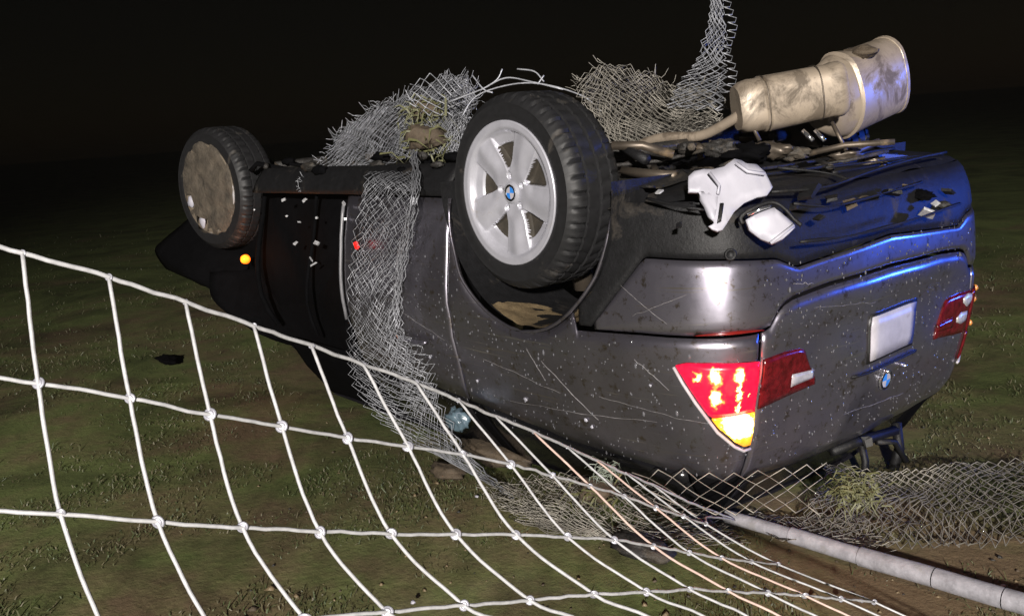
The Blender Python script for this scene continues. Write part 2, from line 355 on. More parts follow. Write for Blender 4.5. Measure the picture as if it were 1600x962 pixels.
# quarter panel
q_hi = table([(.66, 1.36), (.80, 1.385), (1.0, 1.36), (1.23, 1.343), (1.56, 1.333), (2.0, 1.294), (2.34, 1.255)])
q_lo = lambda v: max(b_hi(v) + .010 if abs(v) < 1.42 else 0, arch(xv(v)) + .006, .40)
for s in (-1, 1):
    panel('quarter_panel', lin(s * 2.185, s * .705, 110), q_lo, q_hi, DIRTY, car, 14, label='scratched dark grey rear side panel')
    # arch lip
    P = []
    for k in range(40):
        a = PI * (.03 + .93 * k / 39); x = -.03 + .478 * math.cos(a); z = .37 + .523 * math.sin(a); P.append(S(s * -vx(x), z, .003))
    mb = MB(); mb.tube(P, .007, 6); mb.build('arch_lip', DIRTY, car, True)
# doors, sill
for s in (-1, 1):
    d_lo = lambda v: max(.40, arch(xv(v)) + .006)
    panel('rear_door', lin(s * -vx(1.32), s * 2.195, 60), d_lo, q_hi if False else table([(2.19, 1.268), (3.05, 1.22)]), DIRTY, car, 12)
    panel('sill', lin(s * -vx(2.40), s * -vx(.47), 40), lambda v: .26, lambda v: .392, PLASTIC, car, 4)
panel('front_door', lin(-vx(2.35), -vx(1.33), 40), lambda v: .40, lambda v: 1.2, PAINT, car, 10)
panel('front_fender', lin(-vx(3.5), -vx(2.36), 50), lambda v: max(.40, arch(xv(v), 2.93, .46, .50)), lambda v: 1.08, PAINT, car, 8)
# handle on the rear door and the rubbing strip
mb = MB(); mb.tube([S(-v, z, .03) for v, z in ((2.36, 1.02), (2.40, 1.03), (2.55, 1.03), (2.59, 1.02))], [.008, .013, .013, .008], 8); mb.build('door_handle', PAINT, car, True)
# tailgate
g_lo = lambda v: b_hi(v) + .014
g_hi = table([(0, 1.405), (.4, 1.40), (.69, 1.385)])
tg = panel('tailgate', lin(-.692, .692, 70), g_lo, g_hi, PAINT, car, 16, label='dark grey tailgate with blank number plate')
panel('tailgate_handle', lin(-.20, .26, 20), lambda v: 1.098, lambda v: 1.110, PLASTIC, tg, 3, off=.014, th=.02)
panel('number_plate', lin(-.11, .21, 8), lambda v: .895, lambda v: 1.06, PLATE, tg, 4, off=.016, th=.012, label='white number plate without characters')
panel('plate_frame', lin(-.122, .222, 8), lambda v: .884, lambda v: 1.071, INK, tg, 4, off=.010, th=.012)
def roundel(c, n, r, parent, name='roundel_emblem'):
    R = Vector((0, 0, 1)).rotation_difference(n).to_matrix(); V = []; F = []; M = []; k = 24
    def ring(r0, r1, z0, z1, a0, a1, m, seg):
        b = len(V)
        for i in range(seg + 1):
            a = a0 + (a1 - a0) * i / seg
            V.append((r0 * math.cos(a), r0 * math.sin(a), z0)); V.append((r1 * math.cos(a), r1 * math.sin(a), z1))
        for i in range(seg): F.append((b + 2 * i, b + 2 * i + 1, b + 2 * i + 3, b + 2 * i + 2)); M.append(m)
    ring(.66 * r, .70 * r, .16 * r, .2 * r, 0, 2 * PI, 3, k); ring(.70 * r, .94 * r, .18 * r, .17 * r, 0, 2 * PI, 2, k); ring(.94 * r, r, .2 * r, 0, 0, 2 * PI, 3, k)
    for q in range(4): ring(0, .66 * r, .2 * r, .16 * r, q * PI / 2, (q + 1) * PI / 2, q % 2, 6)
    return mesh(name, [R @ Vector(p) + c for p in V], F, [BLUE, PLATE, INK, CHROME], parent, True, M)
x, y, nx, ny = base(.04); roundel(S(.04, 1.168, .003), Vector((-nx, -ny, .15)).normalized(), .042, tg)
for v, z, r in ((.02, 1.128, .010), (.15, 1.135, .009)):
    c = S(v, z, .018); mb = MB(); mb.tube([c - Vector((.012, 0, 0)), c, c + Vector((.02, 0, 0))], [.3 * r, r, r], 10); mb.build('plate_lamp', CHROME, tg, True)
# tail lamps
def poly_panel(name, top, bot, mat, parent, off, th=.012, n=8, nu=26, sgn=-1):
    lo = table(bot); hi = table(top); a, b = top[0][0], top[-1][0]
    return panel(name, lin(sgn * b, sgn * a, nu), lambda v: min(lo(v), hi(v) - .002), hi, mat, parent, n, off, th, edge=.004)
Ltop = [(.703, 1.248), (.74, 1.25), (.79, 1.225), (.866, 1.16), (.931, 1.057), (.97, .989), (.998, .942)]; Lbot = [(.703, .936), (.86, .926), (.96, .926), (.99, .934), (.998, .938)]
for s in (-1, 1):
    lit = s < 0
    hs = poly_panel('tail_lamp', Ltop, Lbot, simple('lamp_housing', (.03, .012, .012), .3), car, .004, .014, sgn=s)
    hs['label'] = 'lit red and amber corner tail lamp' if lit else 'unlit corner tail lamp beside painted white glints'
    if lit:
        RED_LIT = lens_mat('lit_red_lens_bulbs', (.25, .004, .01), 0, [(.06, (.05, 0, .003)), (.22, (.13, .0008, .008)), (.5, (.19, .006, .008)), (.8, (.5, .12, .02)), (1.0, (.9, .6, .25))], 8, [(S(-a, z, .011), r) for a, z, r in BULBS])
        AMBER = lens_mat('lit_amber_lens_bulb', (.7, .3, .02), 0, [(.0, (.10, .012, .002)), (.35, (.13, .05, .001)), (.6, (.3, .2, .02)), (.9, (.8, .7, .4))], 9, [(S(-.785, 1.155, .012), .045), (S(-.74, 1.165, .012), .035), (S(-.82, 1.14, .012), .03)])
    poly_panel('red_lens', [(.706, 1.117), (.880, 1.117), (.895, 1.108), (.929, 1.054), (.968, .987), (.996, .942)], [(.706, .939), (.86, .929), (.96, .929), (.996, .938)], RED_LIT if lit else RED_DARK, hs, .011, .01, sgn=s)
    poly_panel('amber_lens', [(.706, 1.243), (.738, 1.245), (.787, 1.220), (.860, 1.158), (.882, 1.125)], [(.706, 1.120), (.882, 1.120)], AMBER if lit else RED_DARK, hs, .012, .01, sgn=s)
    # bright moulding along the forward edge
    mb = MB(); mb.tube([S(s * a, b + .004, .009) for a, b in [(.703, 1.254), (.74, 1.257), (.79, 1.232), (.866, 1.167), (.934, 1.062), (.974, .992), (1.003, .94)]], .006, 6); mb.build('lamp_moulding', simple('lamp_moulding_pink', (.45, .42, .44), .3), hs, True)
    if lit:
        for a, z, r in BULBS[:5]:
            c = S(-a, z, .010); clod('bulb', c, r * .34, BULB, hs, (.6, .6, 1.5), 3, 6)
    else:
        for a, z in ((.80, .95), (.81, 1.0), (.79, 1.10)): clod('amber_reflector', S(a, z, .014), .010, simple('amber_chip', (.6, .25, .06), .2), hs, (1, 1, 1.3), 2, 5)
    ti = poly_panel('tailgate_lamp', [(.396, 1.088), (.43, 1.09), (.684, 1.115)], [(.396, 1.07), (.42, 1.03), (.47, .945), (.50, .936), (.58, .931), (.684, .936)], RED_DARK, tg, .008, sgn=s)
    poly_panel('reversing_lens', [(.412, 1.060), (.53, 1.068)], [(.412, 1.03), (.53, 1.022)], REFL if s < 0 else RED_DARK, ti, .013, .01, 3, 10, s)
    if s > 0:
        poly_panel('painted_glint', [(.600, .975), (.64, 1.0), (.678, .985)], [(.600, .955), (.64, .942), (.678, .95)], GLINT, ti, .014, .01, 3, 10, s); poly_panel('painted_glint', [(.56, 1.05), (.60, 1.065), (.655, 1.06)], [(.56, 1.03), (.60, 1.015), (.655, 1.02)], GLINT, ti, .014, .01, 3, 10, s)  # pale panels painted on as glints of the far lamp

x, y, nx, ny = base(-.79); c = S(-.79, 1.05, .10); pl = lamp('tail_lamp_light', 'POINT', c, 1.3, (1, .06, .03), shadow_soft_size=.05); pl.parent = car
# greenhouse, crushed flat under the body
def ghs(name, v0, v1, z0, z1, mat, off=-.012, n=6): return panel(name, lin(v0, v1, 26), z0 if callable(z0) else (lambda v: z0), lambda v: z1, mat, car, n, off, .01)
ghs('rear_window', -.60, .60, lambda v: g_hi(v) + .012, 1.59, GLASS)
for s in (-1, 1):
    ghs('rear_pillar', s * 1.02, s * .605, lambda v: (q_hi(v) if abs(v) > .7 else g_hi(v)) + .004, 1.59, VOID)  # pillars in near black, shade put into their colour
    ghs('quarter_window', s * 2.15, s * 1.03, lambda v: q_hi(v) + .006, 1.59, GLASS)
    ghs('middle_pillar', s * 2.23, s * 2.155, lambda v: 1.275, 1.59, VOID)
    ghs('door_window', s * 3.05, s * 2.235, lambda v: 1.262, 1.59, GLASS)
    ghs('front_pillar', s * 3.9, s * 3.06, lambda v: 1.20, 1.585, VOID)
V = []; ringv = lin(-3.88, 3.88, 90)
for v in ringv: q = S(v, 1.592, 0); V.append((q.x, q.y, 1.592 + .012 * noise.noise((q.x * 3, q.y * 3, 0))))
V += [(p[0] * .9 + .06, p[1] * .8, 1.607 + .008 * noise.noise((p[0] * 2, p[1] * 2, 3))) for p in V]
n = 90; F = [(i, i + 1, n + i + 1, n + i) for i in range(n - 1)] + [tuple(range(n, 2 * n))] + [(n - 1, 0, n, 2 * n - 1)]
mesh('roof', V, F, PAINT, car)
V = [(2.2, -.60, 1.59), (2.2, .60, 1.59), (2.75, .78, 1.20), (2.75, -.78, 1.20)]
mesh('windscreen', V, [(0, 1, 2, 3)], GLASS, car, False)
# bonnet, crumpled, resting near the ground
V = []; F = []; nx_, ny_ = 16, 18
for i in range(nx_):
    x = 2.6 + 1.22 * i / (nx_ - 1)
    for j in range(ny_):
        yy = (j / (ny_ - 1) * 2 - 1); wv = .90 * (1 - .30 * max(0, (x - 3.0) / .82) ** 2)
        z = 1.21 - .12 * ((x - 2.6) / 1.2) ** 2 - .07 * abs(yy) ** 3 + .03 * noise.noise((x * 3, yy * 3, 2)); V.append((x, yy * wv, z))
F = [(i * ny_ + j, i * ny_ + j + 1, (i + 1) * ny_ + j + 1, (i + 1) * ny_ + j) for i in range(nx_ - 1) for j in range(ny_ - 1)]
mesh('bonnet', V, F, PLASTIC, car)
# inner body with its shade painted near black, where the near front door and wing are torn away
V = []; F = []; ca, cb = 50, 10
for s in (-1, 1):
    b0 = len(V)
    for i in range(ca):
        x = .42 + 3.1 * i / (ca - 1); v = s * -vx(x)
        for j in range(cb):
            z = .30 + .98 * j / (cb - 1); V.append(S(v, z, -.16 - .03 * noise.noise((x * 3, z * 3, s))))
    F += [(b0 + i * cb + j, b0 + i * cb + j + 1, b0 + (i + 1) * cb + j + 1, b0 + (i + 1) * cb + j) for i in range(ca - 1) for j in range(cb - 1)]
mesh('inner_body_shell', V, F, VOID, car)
mb = MB(); P = [S(vx(1.34), z, .004) for z in lin(.44, 1.0, 12)]; mb.tube(P, .009, 6); mb.build('door_pillar_edge', simple('pillar_edge', (.15, .15, .16), .35), car, True)
def bits(name, px, py, d, size, mat, rot=None):
    mb = MB(); R = Matrix.Rotation(rot or random.uniform(-1, 1), 3, 'X') @ Matrix.Rotation(random.uniform(-1, 1), 3, 'Z')
    mb.box((0, 0, 0), size, R)
    V = [Vector(v) * (1 + .25 * random.uniform(-1, 1)) for v in mb.V]; c = car_at(px, py, d)
    return mesh(name, [v + c for v in V], mb.F, mat, car, False)
for px, py, sz in ((443, 312, (.05, .02, .03)), (476, 312, (.05, .02, .02)), (448, 338, (.02, .02, .02)), (468, 347, (.045, .015, .015)), (495, 340, (.02, .02, .02)), (462, 380, (.03, .02, .05)), (495, 380, (.05, .02, .035)), (486, 404, (.09, .015, .018)), (490, 412, (.08, .012, .015)), (540, 342, (.02, .02, .02)), (537, 318, (.02, .03, .04)), (397, 328, (.015, .015, .015))):
    c = Vector(side(px, py, -.03)[0]); bits('metal_bracket', px, py, (c - CAM).dot(FWD), tuple(q * .5 for q in sz), GLINT)
# hanging hoses and cables in the opening
for k in range(2):
    x0 = 1.75 + k * .62; P = [S(vx(x0 + .1 * math.sin(t * 3 + k)), .35 + .8 * t, -.06 - .05 * math.sin(t * 5 + k)) for t in lin(0, 1, 10)]
    mb = MB(); mb.tube(P, .010 + .006 * (k % 3), 6); mb.build('loose_hose', VOID, car, True)
mb = MB(); mb.tube([car_at(424, 330, 5.9), car_at(418, 360, 5.86), car_at(408, 395, 5.88)], .013, 6); mb.build('strut_rod', EXH_DARK, car, True)
# orange flashing side lamp by the front wheel
c = car_at(383, 405, 5.72); V, F = lathe([(0, -.028), (.016, -.025), (.026, -.01), (.028, .012), (0, .014)], 18)
R = Vector((0, -1, 0)).rotation_difference(Vector((-.7, -.6, -.1)).normalized()).to_matrix(); il = mesh('side_indicator', [R @ Vector(q) + c for q in V], F, INDIC, car); il['label'] = 'lit orange side indicator lamp'
pl = lamp('indicator_light', 'POINT', c + Vector((-.05, -.06, -.02)), 1.3, (1, .25, .03), shadow_soft_size=.02); pl.parent = car
bits('red_marker', 557, 383, 4.50, (.02, .02, .035), RED_REFL_GLOW)
# front bumper and wing liner, bent outward, all black
def sheet_px(name, rows, mat, parent, sub=6, th=.01, noise_amp=.01):
    rows3 = [[car_at(*q) if parent else at(*q) for q in r] for r in rows]
    A = np.array([cat_rom([tuple(q) for q in r], sub) for r in rows3]); A = np.stack([cat_rom(A[:, j], sub) for j in range(A.shape[1])], 1)
    m, n = A.shape[:2]; V = [Vector(A[i, j]) + Vector([noise_amp * noise.noise(Vector(A[i, j]) * 9 + Vector((k * 7, 0, 0))) for k in range(3)]) for i in range(m) for j in range(n)]
    F = [(i * n + j, i * n + j + 1, (i + 1) * n + j + 1, (i + 1) * n + j) for i in range(m - 1) for j in range(n - 1)]
    o = mesh(name, V, F, mat, parent)
    md = o.modifiers.new('thickness', 'SOLIDIFY'); md.thickness = th
    return o
sheet_px('front_bumper', [[(300, 338, 6.45), (330, 372, 6.2), (400, 385, 6.1)], [(262, 372, 6.5), (310, 400, 6.15), (390, 410, 6.02)], [(244, 392, 6.5), (300, 430, 6.12), (385, 450, 5.98)], [(262, 420, 6.5), (325, 448, 6.15), (400, 490, 5.95)]], VOID, car, label_ if False else 6)
sheet_px('wing_liner', [[(330, 425, 6.05), (400, 420, 5.9), (470, 410, 5.6), (540, 405, 5.0)], [(335, 470, 6.0), (410, 475, 5.85), (480, 480, 5.5), (548, 490, 4.95)], [(400, 520, 5.9), (440, 535, 5.8), (500, 545, 5.45), (560, 560, 4.95)]], VOID, car)
# floor pan
V = []; F = []; a, b = 70, 30
for i in range(a):
    x = -.62 + 4.1 * i / (a - 1)
    for j in range(b):
        y = -.80 + 1.6 * j / (b - 1)
        z = .34 + .045 * noise.noise((x * 2, y * 2.5, 1)) + .02 * noise.noise((x * 7, y * 8, 1)) - .05 * math.exp(-(y / .14) ** 2) + .10 * max(0, abs(y) - .6) / .2 * (1 if x < .5 and x > -.5 else .2)
        V.append((x, y, z))
F = [(i * b + j, i * b + j + 1, (i + 1) * b + j + 1, (i + 1) * b + j) for i in range(a - 1) for j in range(b - 1)]
mesh('floor_pan', V, F, FLOOR, car)
for s in (-1, 1):
    V = []; F = []
    for i in range(26):
        a_ = PI * i / 25
        for j in range(6): V.append((-.03 + .50 * math.cos(a_), s * (.935 - .40 * j / 5), .33 + (.55 + .01 * noise.noise((i, j, 0))) * math.sin(a_)))
    F = [(i * 6 + j, i * 6 + j + 1, i * 6 + 7 + j, i * 6 + 6 + j) for i in range(25) for j in range(5)]
    mesh('wheel_arch_liner', V, F, PLASTIC, car)
# muddy water pooled in the upturned rear arch
V = []; F = []
for i in range(24):
    a_ = math.radians(60 + 78 * i / 23)
    for j in range(10):
        e = math.sin(PI * (i + .0) / 23) ** .5; k = 1 - .025 * noise.noise((i * .4, j * .5, 2)); V.append((-.06 + .47 * math.cos(a_) * k, -.944 + (.30 * j / 9) * (.35 + .65 * e), .37 + .508 * math.sin(a_) * k + .012 * j / 9))
F = [(i * 10 + j, i * 10 + j + 1, i * 10 + 11 + j, i * 10 + 10 + j) for i in range(23) for j in range(9)]
mesh('mud_in_arch', V, F, TAN_MUD, car)

# ------------------------------------------------------------------ wheels
prof = [(.258, -.095), (.263, -.118), (.275, -.127), (.30, -.131), (.325, -.127), (.333, -.129), (.345, -.120), (.358, -.108), (.366, -.095), (.369, -.082), (.3695, -.066), (.361, -.064), (.361, -.055), (.370, -.053), (.3705, -.030), (.3705, -.009), (.361, -.007), (.361, .007), (.3705, .009), (.3705, .03), (.370, .053), (.361, .055), (.361, .064), (.3695, .066), (.369, .082), (.366, .095), (.358, .108), (.345, .12), (.31, .13), (.25, .118), (.235, .10)]
def tread(i, j):
    if i in (7, 8, 9, 10, 23, 24, 25, 26): return -.010 if j % 6 == 0 else (-.003 if j % 6 == 3 else 0)
    if i in (13, 14, 15): return -.009 if (j + i) % 6 == 1 else 0
    if i in (18, 19, 20): return -.009 if (j - i) % 6 == 2 else 0
    return 0
TV, TF = lathe(prof, 240, mod=tread)
def rim_mesh():
    nr, na = 64, 400; rr = [.012 + (.243 - .012) * i / (nr - 1) for i in range(nr)]; V = []; F = []; M = []
    sp = [math.radians(a) for a in (24, 96, 168, 240, 312)]; low = np.zeros((nr, na), bool)
    ss = lambda a: (lambda q: q * q * (3 - 2 * q))(max(0, min(1, a)))
    for i, r in enumerate(rr):
        for j in range(na):
            t = 2 * PI * j / na; dl = min(abs((t - q + PI) % (2 * PI) - PI) for q in sp)
            sd = r * math.sin(min(dl, PI / 2)); hw = .036 + .14 * max(0, r - .05)
            y = -.098 + .026 * (1 - r / .24) ** 1.5
            if r < .036: y -= .012
            bl = min(abs((t - q - PI / 5 + PI) % (2 * PI) - PI) for q in sp)
            y += .014 * ss((.013 - math.hypot(bl * r, r - .060)) / .004)          # bolt recesses
            cup = min(sd - hw, .214 - r, r - .076)                                # hollow between two spokes
            y += .020 * ss(cup / .010) * (.35 + .65 * max(0, min(1, (.214 - r) / .06)))
            win = min(sd - hw - .002, .176 - r, r - .088)                         # opening at the bottom of the hollow
            y += .012 * ss(win / .004)
            if win > .0005: low[i, j] = True
            y += .010 * ss(sd / hw) * ss((r - .07) / .05)                         # rounded back of each spoke
            if r > .216: y = -.098 - .006 * ss((r - .216) / .012)
            V.append((r * math.cos(t), y, r * math.sin(t)))
    for i in range(nr - 1):
        for j in range(na):
            k = (j + 1) % na; F.append((i * na + j, i * na + k, (i + 1) * na + k, (i + 1) * na + j)); M.append(1 if low[i, j] and low[i + 1, k] else 0)
    b = len(V)
    for i, (r, y) in enumerate(((.243, -.104), (.249, -.106), (.250, -.098), (.243, -.08), (.225, .0), (.22, .09))):
        for j in range(na): t = 2 * PI * j / na; V.append((r * math.cos(t), y, r * math.sin(t)))
    for i in range(5):
        for j in range(na): k = (j + 1) % na; F.append((b + i * na + j, b + i * na + k, b + (i + 1) * na + k, b + (i + 1) * na + j)); M.append(0)
    return [(a * 1.085, c - .026, d * 1.085) for a, c, d in V], F, M
RV, RF, RM = rim_mesh()
tyre_me = None; rim_me = {}
def wheel(loc_, rotz, tilt=0, muddy=False, full=True, label=None, spin=0):
    wh = empty('wheel', loc_, (tilt, spin, rotz), car); wh.rotation_mode = 'YXZ' if False else 'XYZ'
    global tyre_me
    if tyre_me is None: o = mesh('tyre', TV, TF, RUBBER, wh); tyre_me = o.data; tyre_me.set_sharp_from_angle(angle=math.radians(32))
    else: o = bpy.data.objects.new('tyre', tyre_me); col.objects.link(o); o.parent = wh
    if muddy not in rim_me: rim_me[muddy] = mesh('rim', RV, RF, [MUDDY_SILVER if muddy else SILVER, WINDOW_SHADE_MUD], wh, True, RM).data
    else: o = bpy.data.objects.new('rim', rim_me[muddy]); col.objects.link(o); o.parent = wh
    roundel(Vector((0, -.109, 0)), Vector((0, -1, 0)), .034, wh, 'centre_cap')
    for k in range(5):
        a_ = math.radians(24 + 36 + 72 * k); V, F = lathe([(0, -.006), (.008, -.006), (.009, .01)], 8); mesh('wheel_bolt', [(q[0] + .064 * math.cos(a_), q[1] - .088, q[2] + .064 * math.sin(a_)) for q in V], F, STEEL, wh, False)
    V, F = lathe([(0, .12), (.235, .12), (.236, .10)], 40); mesh('brake_shield', V, F, EXH_DARK, wh)
    if label: wh['label'] = label
    return wh
wheel((0, -.83, .37), 0, label='near rear wheel with silver five spoke alloy rim')
fw = wheel((2.933, -.83, .37), math.radians(-10), 0, True, label='near front wheel caked in brown mud')
t_ = lambda j: 2 * PI * j / 48
V = []; F = []                                             # mud packed into the front wheel's face
for i in range(9):
    for j in range(48):
        r = .285 * i / 8 * (1 + .05 * noise.noise((math.cos(t_(j)) * 2, math.sin(t_(j)) * 2, 8))); t = 2 * PI * j / 48; V.append((r * math.cos(t) * 1.02, -.134 - .016 * (1 - (i / 8) ** 2) + .024 * noise.noise((r * math.cos(t) * 14, r * math.sin(t) * 14, 5)) + .004 * math.cos(5 * t - 2.1) * math.sin(PI * i / 8) + .008 * noise.noise((r * math.cos(t) * 34, r * math.sin(t) * 34, 1)) + (.03 if i == 8 else 0), r * math.sin(t) * 1.08))
drop = set()
for i in range(8):
    for j in range(48):
        t = 2 * PI * (j + .5) / 48; dg = math.degrees(t) % 360
        if not (5 <= i <= 6 and (8 < dg < 32 or 52 < dg < 72)): F.append((i * 48 + j, i * 48 + (j + 1) % 48, (i + 1) * 48 + (j + 1) % 48, (i + 1) * 48 + j))
mesh('mud_cake', V, F, CAKE, fw)
for a_ in (20, 62):
    clod('bare_rim_glint', (.225 * math.cos(math.radians(a_)), -.132, .225 * math.sin(math.radians(a_))), .036, WHITE, fw, (.8, .35, 1.0), a_, 6)  # glints on the bare rim painted as white blobs
wheel((0, .83, .37), PI, label='far rear wheel'); wheel((2.933, .83, .37), PI + .1, 0, True, label='far front wheel')
# axles, arms, springs, shafts
def rod(name, P, r, mat, n=8): mb = MB(); mb.tube(P, r, n); return mb.build(name, mat, car, True)
for x in (0, 2.933):
    rod('axle_shaft', [(x, -.7, .37), (x, .7, .37)], .028, EXH_DARK)
    for s in (-1, 1):
        rod('control_arm', [(x + .05, s * .72, .30), (x + .22, s * .30, .27)], .03, EXH_DARK); rod('control_arm', [(x - .05, s * .72, .27), (x - .30, s * .28, .25)], .026, FLOOR)
        rod('suspension_strut', [(x + .02, s * .62, .32), (x + .04, s * .56, .80)], .045, EXH_DARK)
V, F = [], []
mb = MB(); mb.box((0, 0, .30), (.40, .34, .22)); mb.box((0, 0, .22), (.28, .22, .1)); mb.build('differential_housing', FLOOR, car)
rod('drive_shaft', [(.2, 0, .27), (2.2, .02, .27)], .035, EXH_DARK)
# clutter of brackets, hoses and mud over the rear underbody
for k, (px, py, d, r) in enumerate(((1010, 255, 3.75, .05), (1060, 245, 3.7, .045), (1085, 232, 3.65, .03), (1125, 232, 3.6, .05), (1165, 240, 3.55, .06), (1205, 235, 3.6, .05), (1240, 240, 3.6, .04), (1030, 275, 3.6, .04), (1100, 270, 3.5, .03), (1345, 312, 3.5, .022), (1250, 268, 3.55, .05), (1310, 240, 3.7, .05), (1475, 320, 3.7, .02), (1440, 305, 3.6, .03), (1360, 255, 3.7, .04))):
    clod('mud_lump', car_at(px, py, d), r, (FLOOR, VOID, EXH_DARK)[k % 3], car, (1.6, 1.1, .6), k, 13)
rod('exhaust_pipe', [tuple(p) for p in cat_rom([tuple(car_at(*q)) for q in ((900, 262, 4.3), (975, 238, 4.05), (1010, 222, 3.95), (1045, 214, 3.85), (1095, 212, 3.75), (1140, 190, 3.65), (1165, 172, 3.6))], 6)], .020, EXH, 10)
for px, py, a in ((1262, 212, .5), (1281, 212, -.1)):
    c = car_at(px, py, 3.45); rod('exhaust_hanger', [c + Vector((.02, .0, -.018)), c + Vector((-.02, .005 * a, .018))], .008, CHROME, 6)
for k in range(26):
    x = random.uniform(.55, 2.9); y = -random.uniform(.55, .86); z = random.uniform(.22, .30); c = Vector((x, y, z))
    if k % 2: clod('mud_lump', c, random.uniform(.018, .036), (FLOOR, VOID, VOID)[k % 3], car, (1.8, 1, .7), k + 80, 9)
    else: rod('underbody_bracket', [c, c + Vector((random.uniform(-.12, .12), random.uniform(-.06, .1), random.uniform(-.05, .02))), c + Vector((random.uniform(-.2, .2), random.uniform(-.1, .2), .02))], random.uniform(.008, .02), (EXH_DARK, FLOOR, VOID)[k % 3], 6)
for k in range(34):
    c = car_at(random.uniform(985, 1330), random.uniform(228, 278), random.uniform(3.45, 3.9)); e = Vector((random.uniform(-.16, .16), random.uniform(-.16, .16), random.uniform(-.035, .035)))
    if k % 3: rod('underbody_bracket', [c - e, c + Vector((0, 0, random.uniform(-.02, .02))), c + e], random.uniform(.006, .02), (EXH_DARK, FLOOR, PLASTIC)[k % 3 - 1 if k % 5 else 2], 6)
    else: clod('mud_lump', c, random.uniform(.012, .03), (FLOOR, BROWN_MUD)[k % 2], car, (1.5, 1, .7), k + 130, 7)
def muffler(p0, p1, r, flat, mat, bands, drum=False, name='muffler'):
    A, B = car_at(*p0), car_at(*p1); ax = (B - A); L_ = ax.length; ax.normalize(); up = Vector((0, 0, 1)); s_ = ax.cross(up).normalized(); u_ = s_.cross(ax)
    V = []; F = []; n = 36
    pr = [(0, 0), (.80, 0), (.93, .02), (1.0, .05)] + [(1.0 + (.06 if k % 2 else 0), t) for k, t in enumerate(bands)] + ([(1.0, L_ - .05), (1.045, L_ - .035), (1.045, L_ - .012), (.96, L_), (.82, L_ - .012), (0, L_ - .008)] if not drum else [(1.0, L_ * .5), (1.0, L_ - .02), (1.02, L_ - .018), (1.02, L_), (.97, L_), (.95, L_ - .012), (0, L_ - .012)])
    if drum: pr[1:4] = [(.55, 0), (.62, .004), (.86, .07)]
    for i, (k, t) in enumerate(pr):
        for j in range(n):
            a_ = 2 * PI * j / n; ca_, sa_ = math.cos(a_), math.sin(a_); e = .95 if drum else .72
            cx = math.copysign(abs(ca_) ** e, ca_); sx = math.copysign(abs(sa_) ** e, sa_); wob = 1 + .07 * noise.noise((t * 11, ca_ * 1.6, sa_ * 1.6 + r * 20))
            V.append(A + ax * t + (s_ * cx * r * flat + u_ * sx * r) * k * wob)
    F = [(i * n + j, i * n + (j + 1) % n, (i + 1) * n + (j + 1) % n, (i + 1) * n + j) for i in range(len(pr) - 1) for j in range(n)]
    o = mesh(name, V, F, mat, car); o.data.set_sharp_from_angle(angle=math.radians(40)); return o
m1 = muffler((1150, 170, 3.60), (1314, 138, 3.62), .100, .78, EXH, (.09, .095, .105, .11)); m1['label'] = 'smaller silver muffler box hanging loose'
m2 = muffler((1275, 164, 3.80), (1386, 120, 4.06), .166, .62, EXH, (.15, .155, .165, .17), True); m2['label'] = 'larger silver muffler drum with flat end'
for k, (px, py) in enumerate(((1150, 150), (1165, 190), (1300, 205))): rod('muffler_strap', [car_at(px, py - 14, 3.6), car_at(px + 22, py + 30, 3.58)], .008, EXH_DARK, 6)
for t in (.25, .5, .75):
    A_, B_ = car_at(1150, 170, 3.60), car_at(1314, 138, 3.62); c = A_.lerp(B_, t); ax_ = (B_ - A_).normalized(); s1 = ax_.cross(Vector((0, 0, 1))).normalized(); u1 = s1.cross(ax_)
    P = [c + (s1 * math.copysign(abs(math.cos(q)) ** .72, math.cos(q)) * .080 + u1 * math.copysign(abs(math.sin(q)) ** .72, math.sin(q)) * .1015) for q in lin(0, 2 * PI, 28)]
    if t != .5: mb = MB(); mb.tube(P, .0035, 5, False); mb.build('weld_seam', EXH_DARK, m1, True)
clod('mud_lump', car_at(1345, 82, 3.85), .045, BROWN_MUD, car, (1.6, 1, .6), 31, 9)
# white broken plastic pieces lying on the valance
def cutout(name, poly, d, mat, th=.012, holes=None, dd=0):
    import bmesh
    V = [car_at(px, py, d + dd * (py - poly[0][1])) for px, py in poly]; bm = bmesh.new(); bm.faces.new([bm.verts.new(v) for v in V])
    bmesh.ops.triangulate(bm, faces=bm.faces[:]); bmesh.ops.subdivide_edges(bm, edges=bm.edges[:], cuts=3, use_grid_fill=True)
    for v in bm.verts: v.co += FWDC * (.022 * noise.noise(v.co * 8) + .004 * noise.noise(v.co * 40))
    me = bpy.data.meshes.new(name); bm.to_mesh(me); bm.free(); me.materials.append(mat); o = bpy.data.objects.new(name, me); col.objects.link(o); o.parent = car
    me.polygons.foreach_set('use_smooth', [True] * len(me.polygons))
    md = o.modifiers.new('thickness', 'SOLIDIFY'); md.thickness = th; md.offset = 0; return o
FWDC = Vector((FWD.x, -FWD.y, -FWD.z))
D0 = 3.0
o = cutout('broken_trim_piece', [(1077, 276), (1086, 268), (1100, 265), (1112, 266), (1130, 262), (1146, 250), (1158, 252), (1166, 257), (1182, 258), (1196, 270), (1207, 294), (1198, 306), (1182, 309), (1162, 318), (1146, 332), (1136, 348), (1128, 360), (1120, 362), (1112, 359), (1106, 354), (1114, 350), (1119, 326), (1121, 302), (1090, 301), (1076, 300)], D0, WHITE, .014, dd=-.0008); o['label'] = 'white broken plastic piece with hooked arm'
cutout('trim_slot', [(1124, 318), (1130, 318), (1126, 346), (1120, 349)], D0 - .052, INK, .004, dd=-.0008)
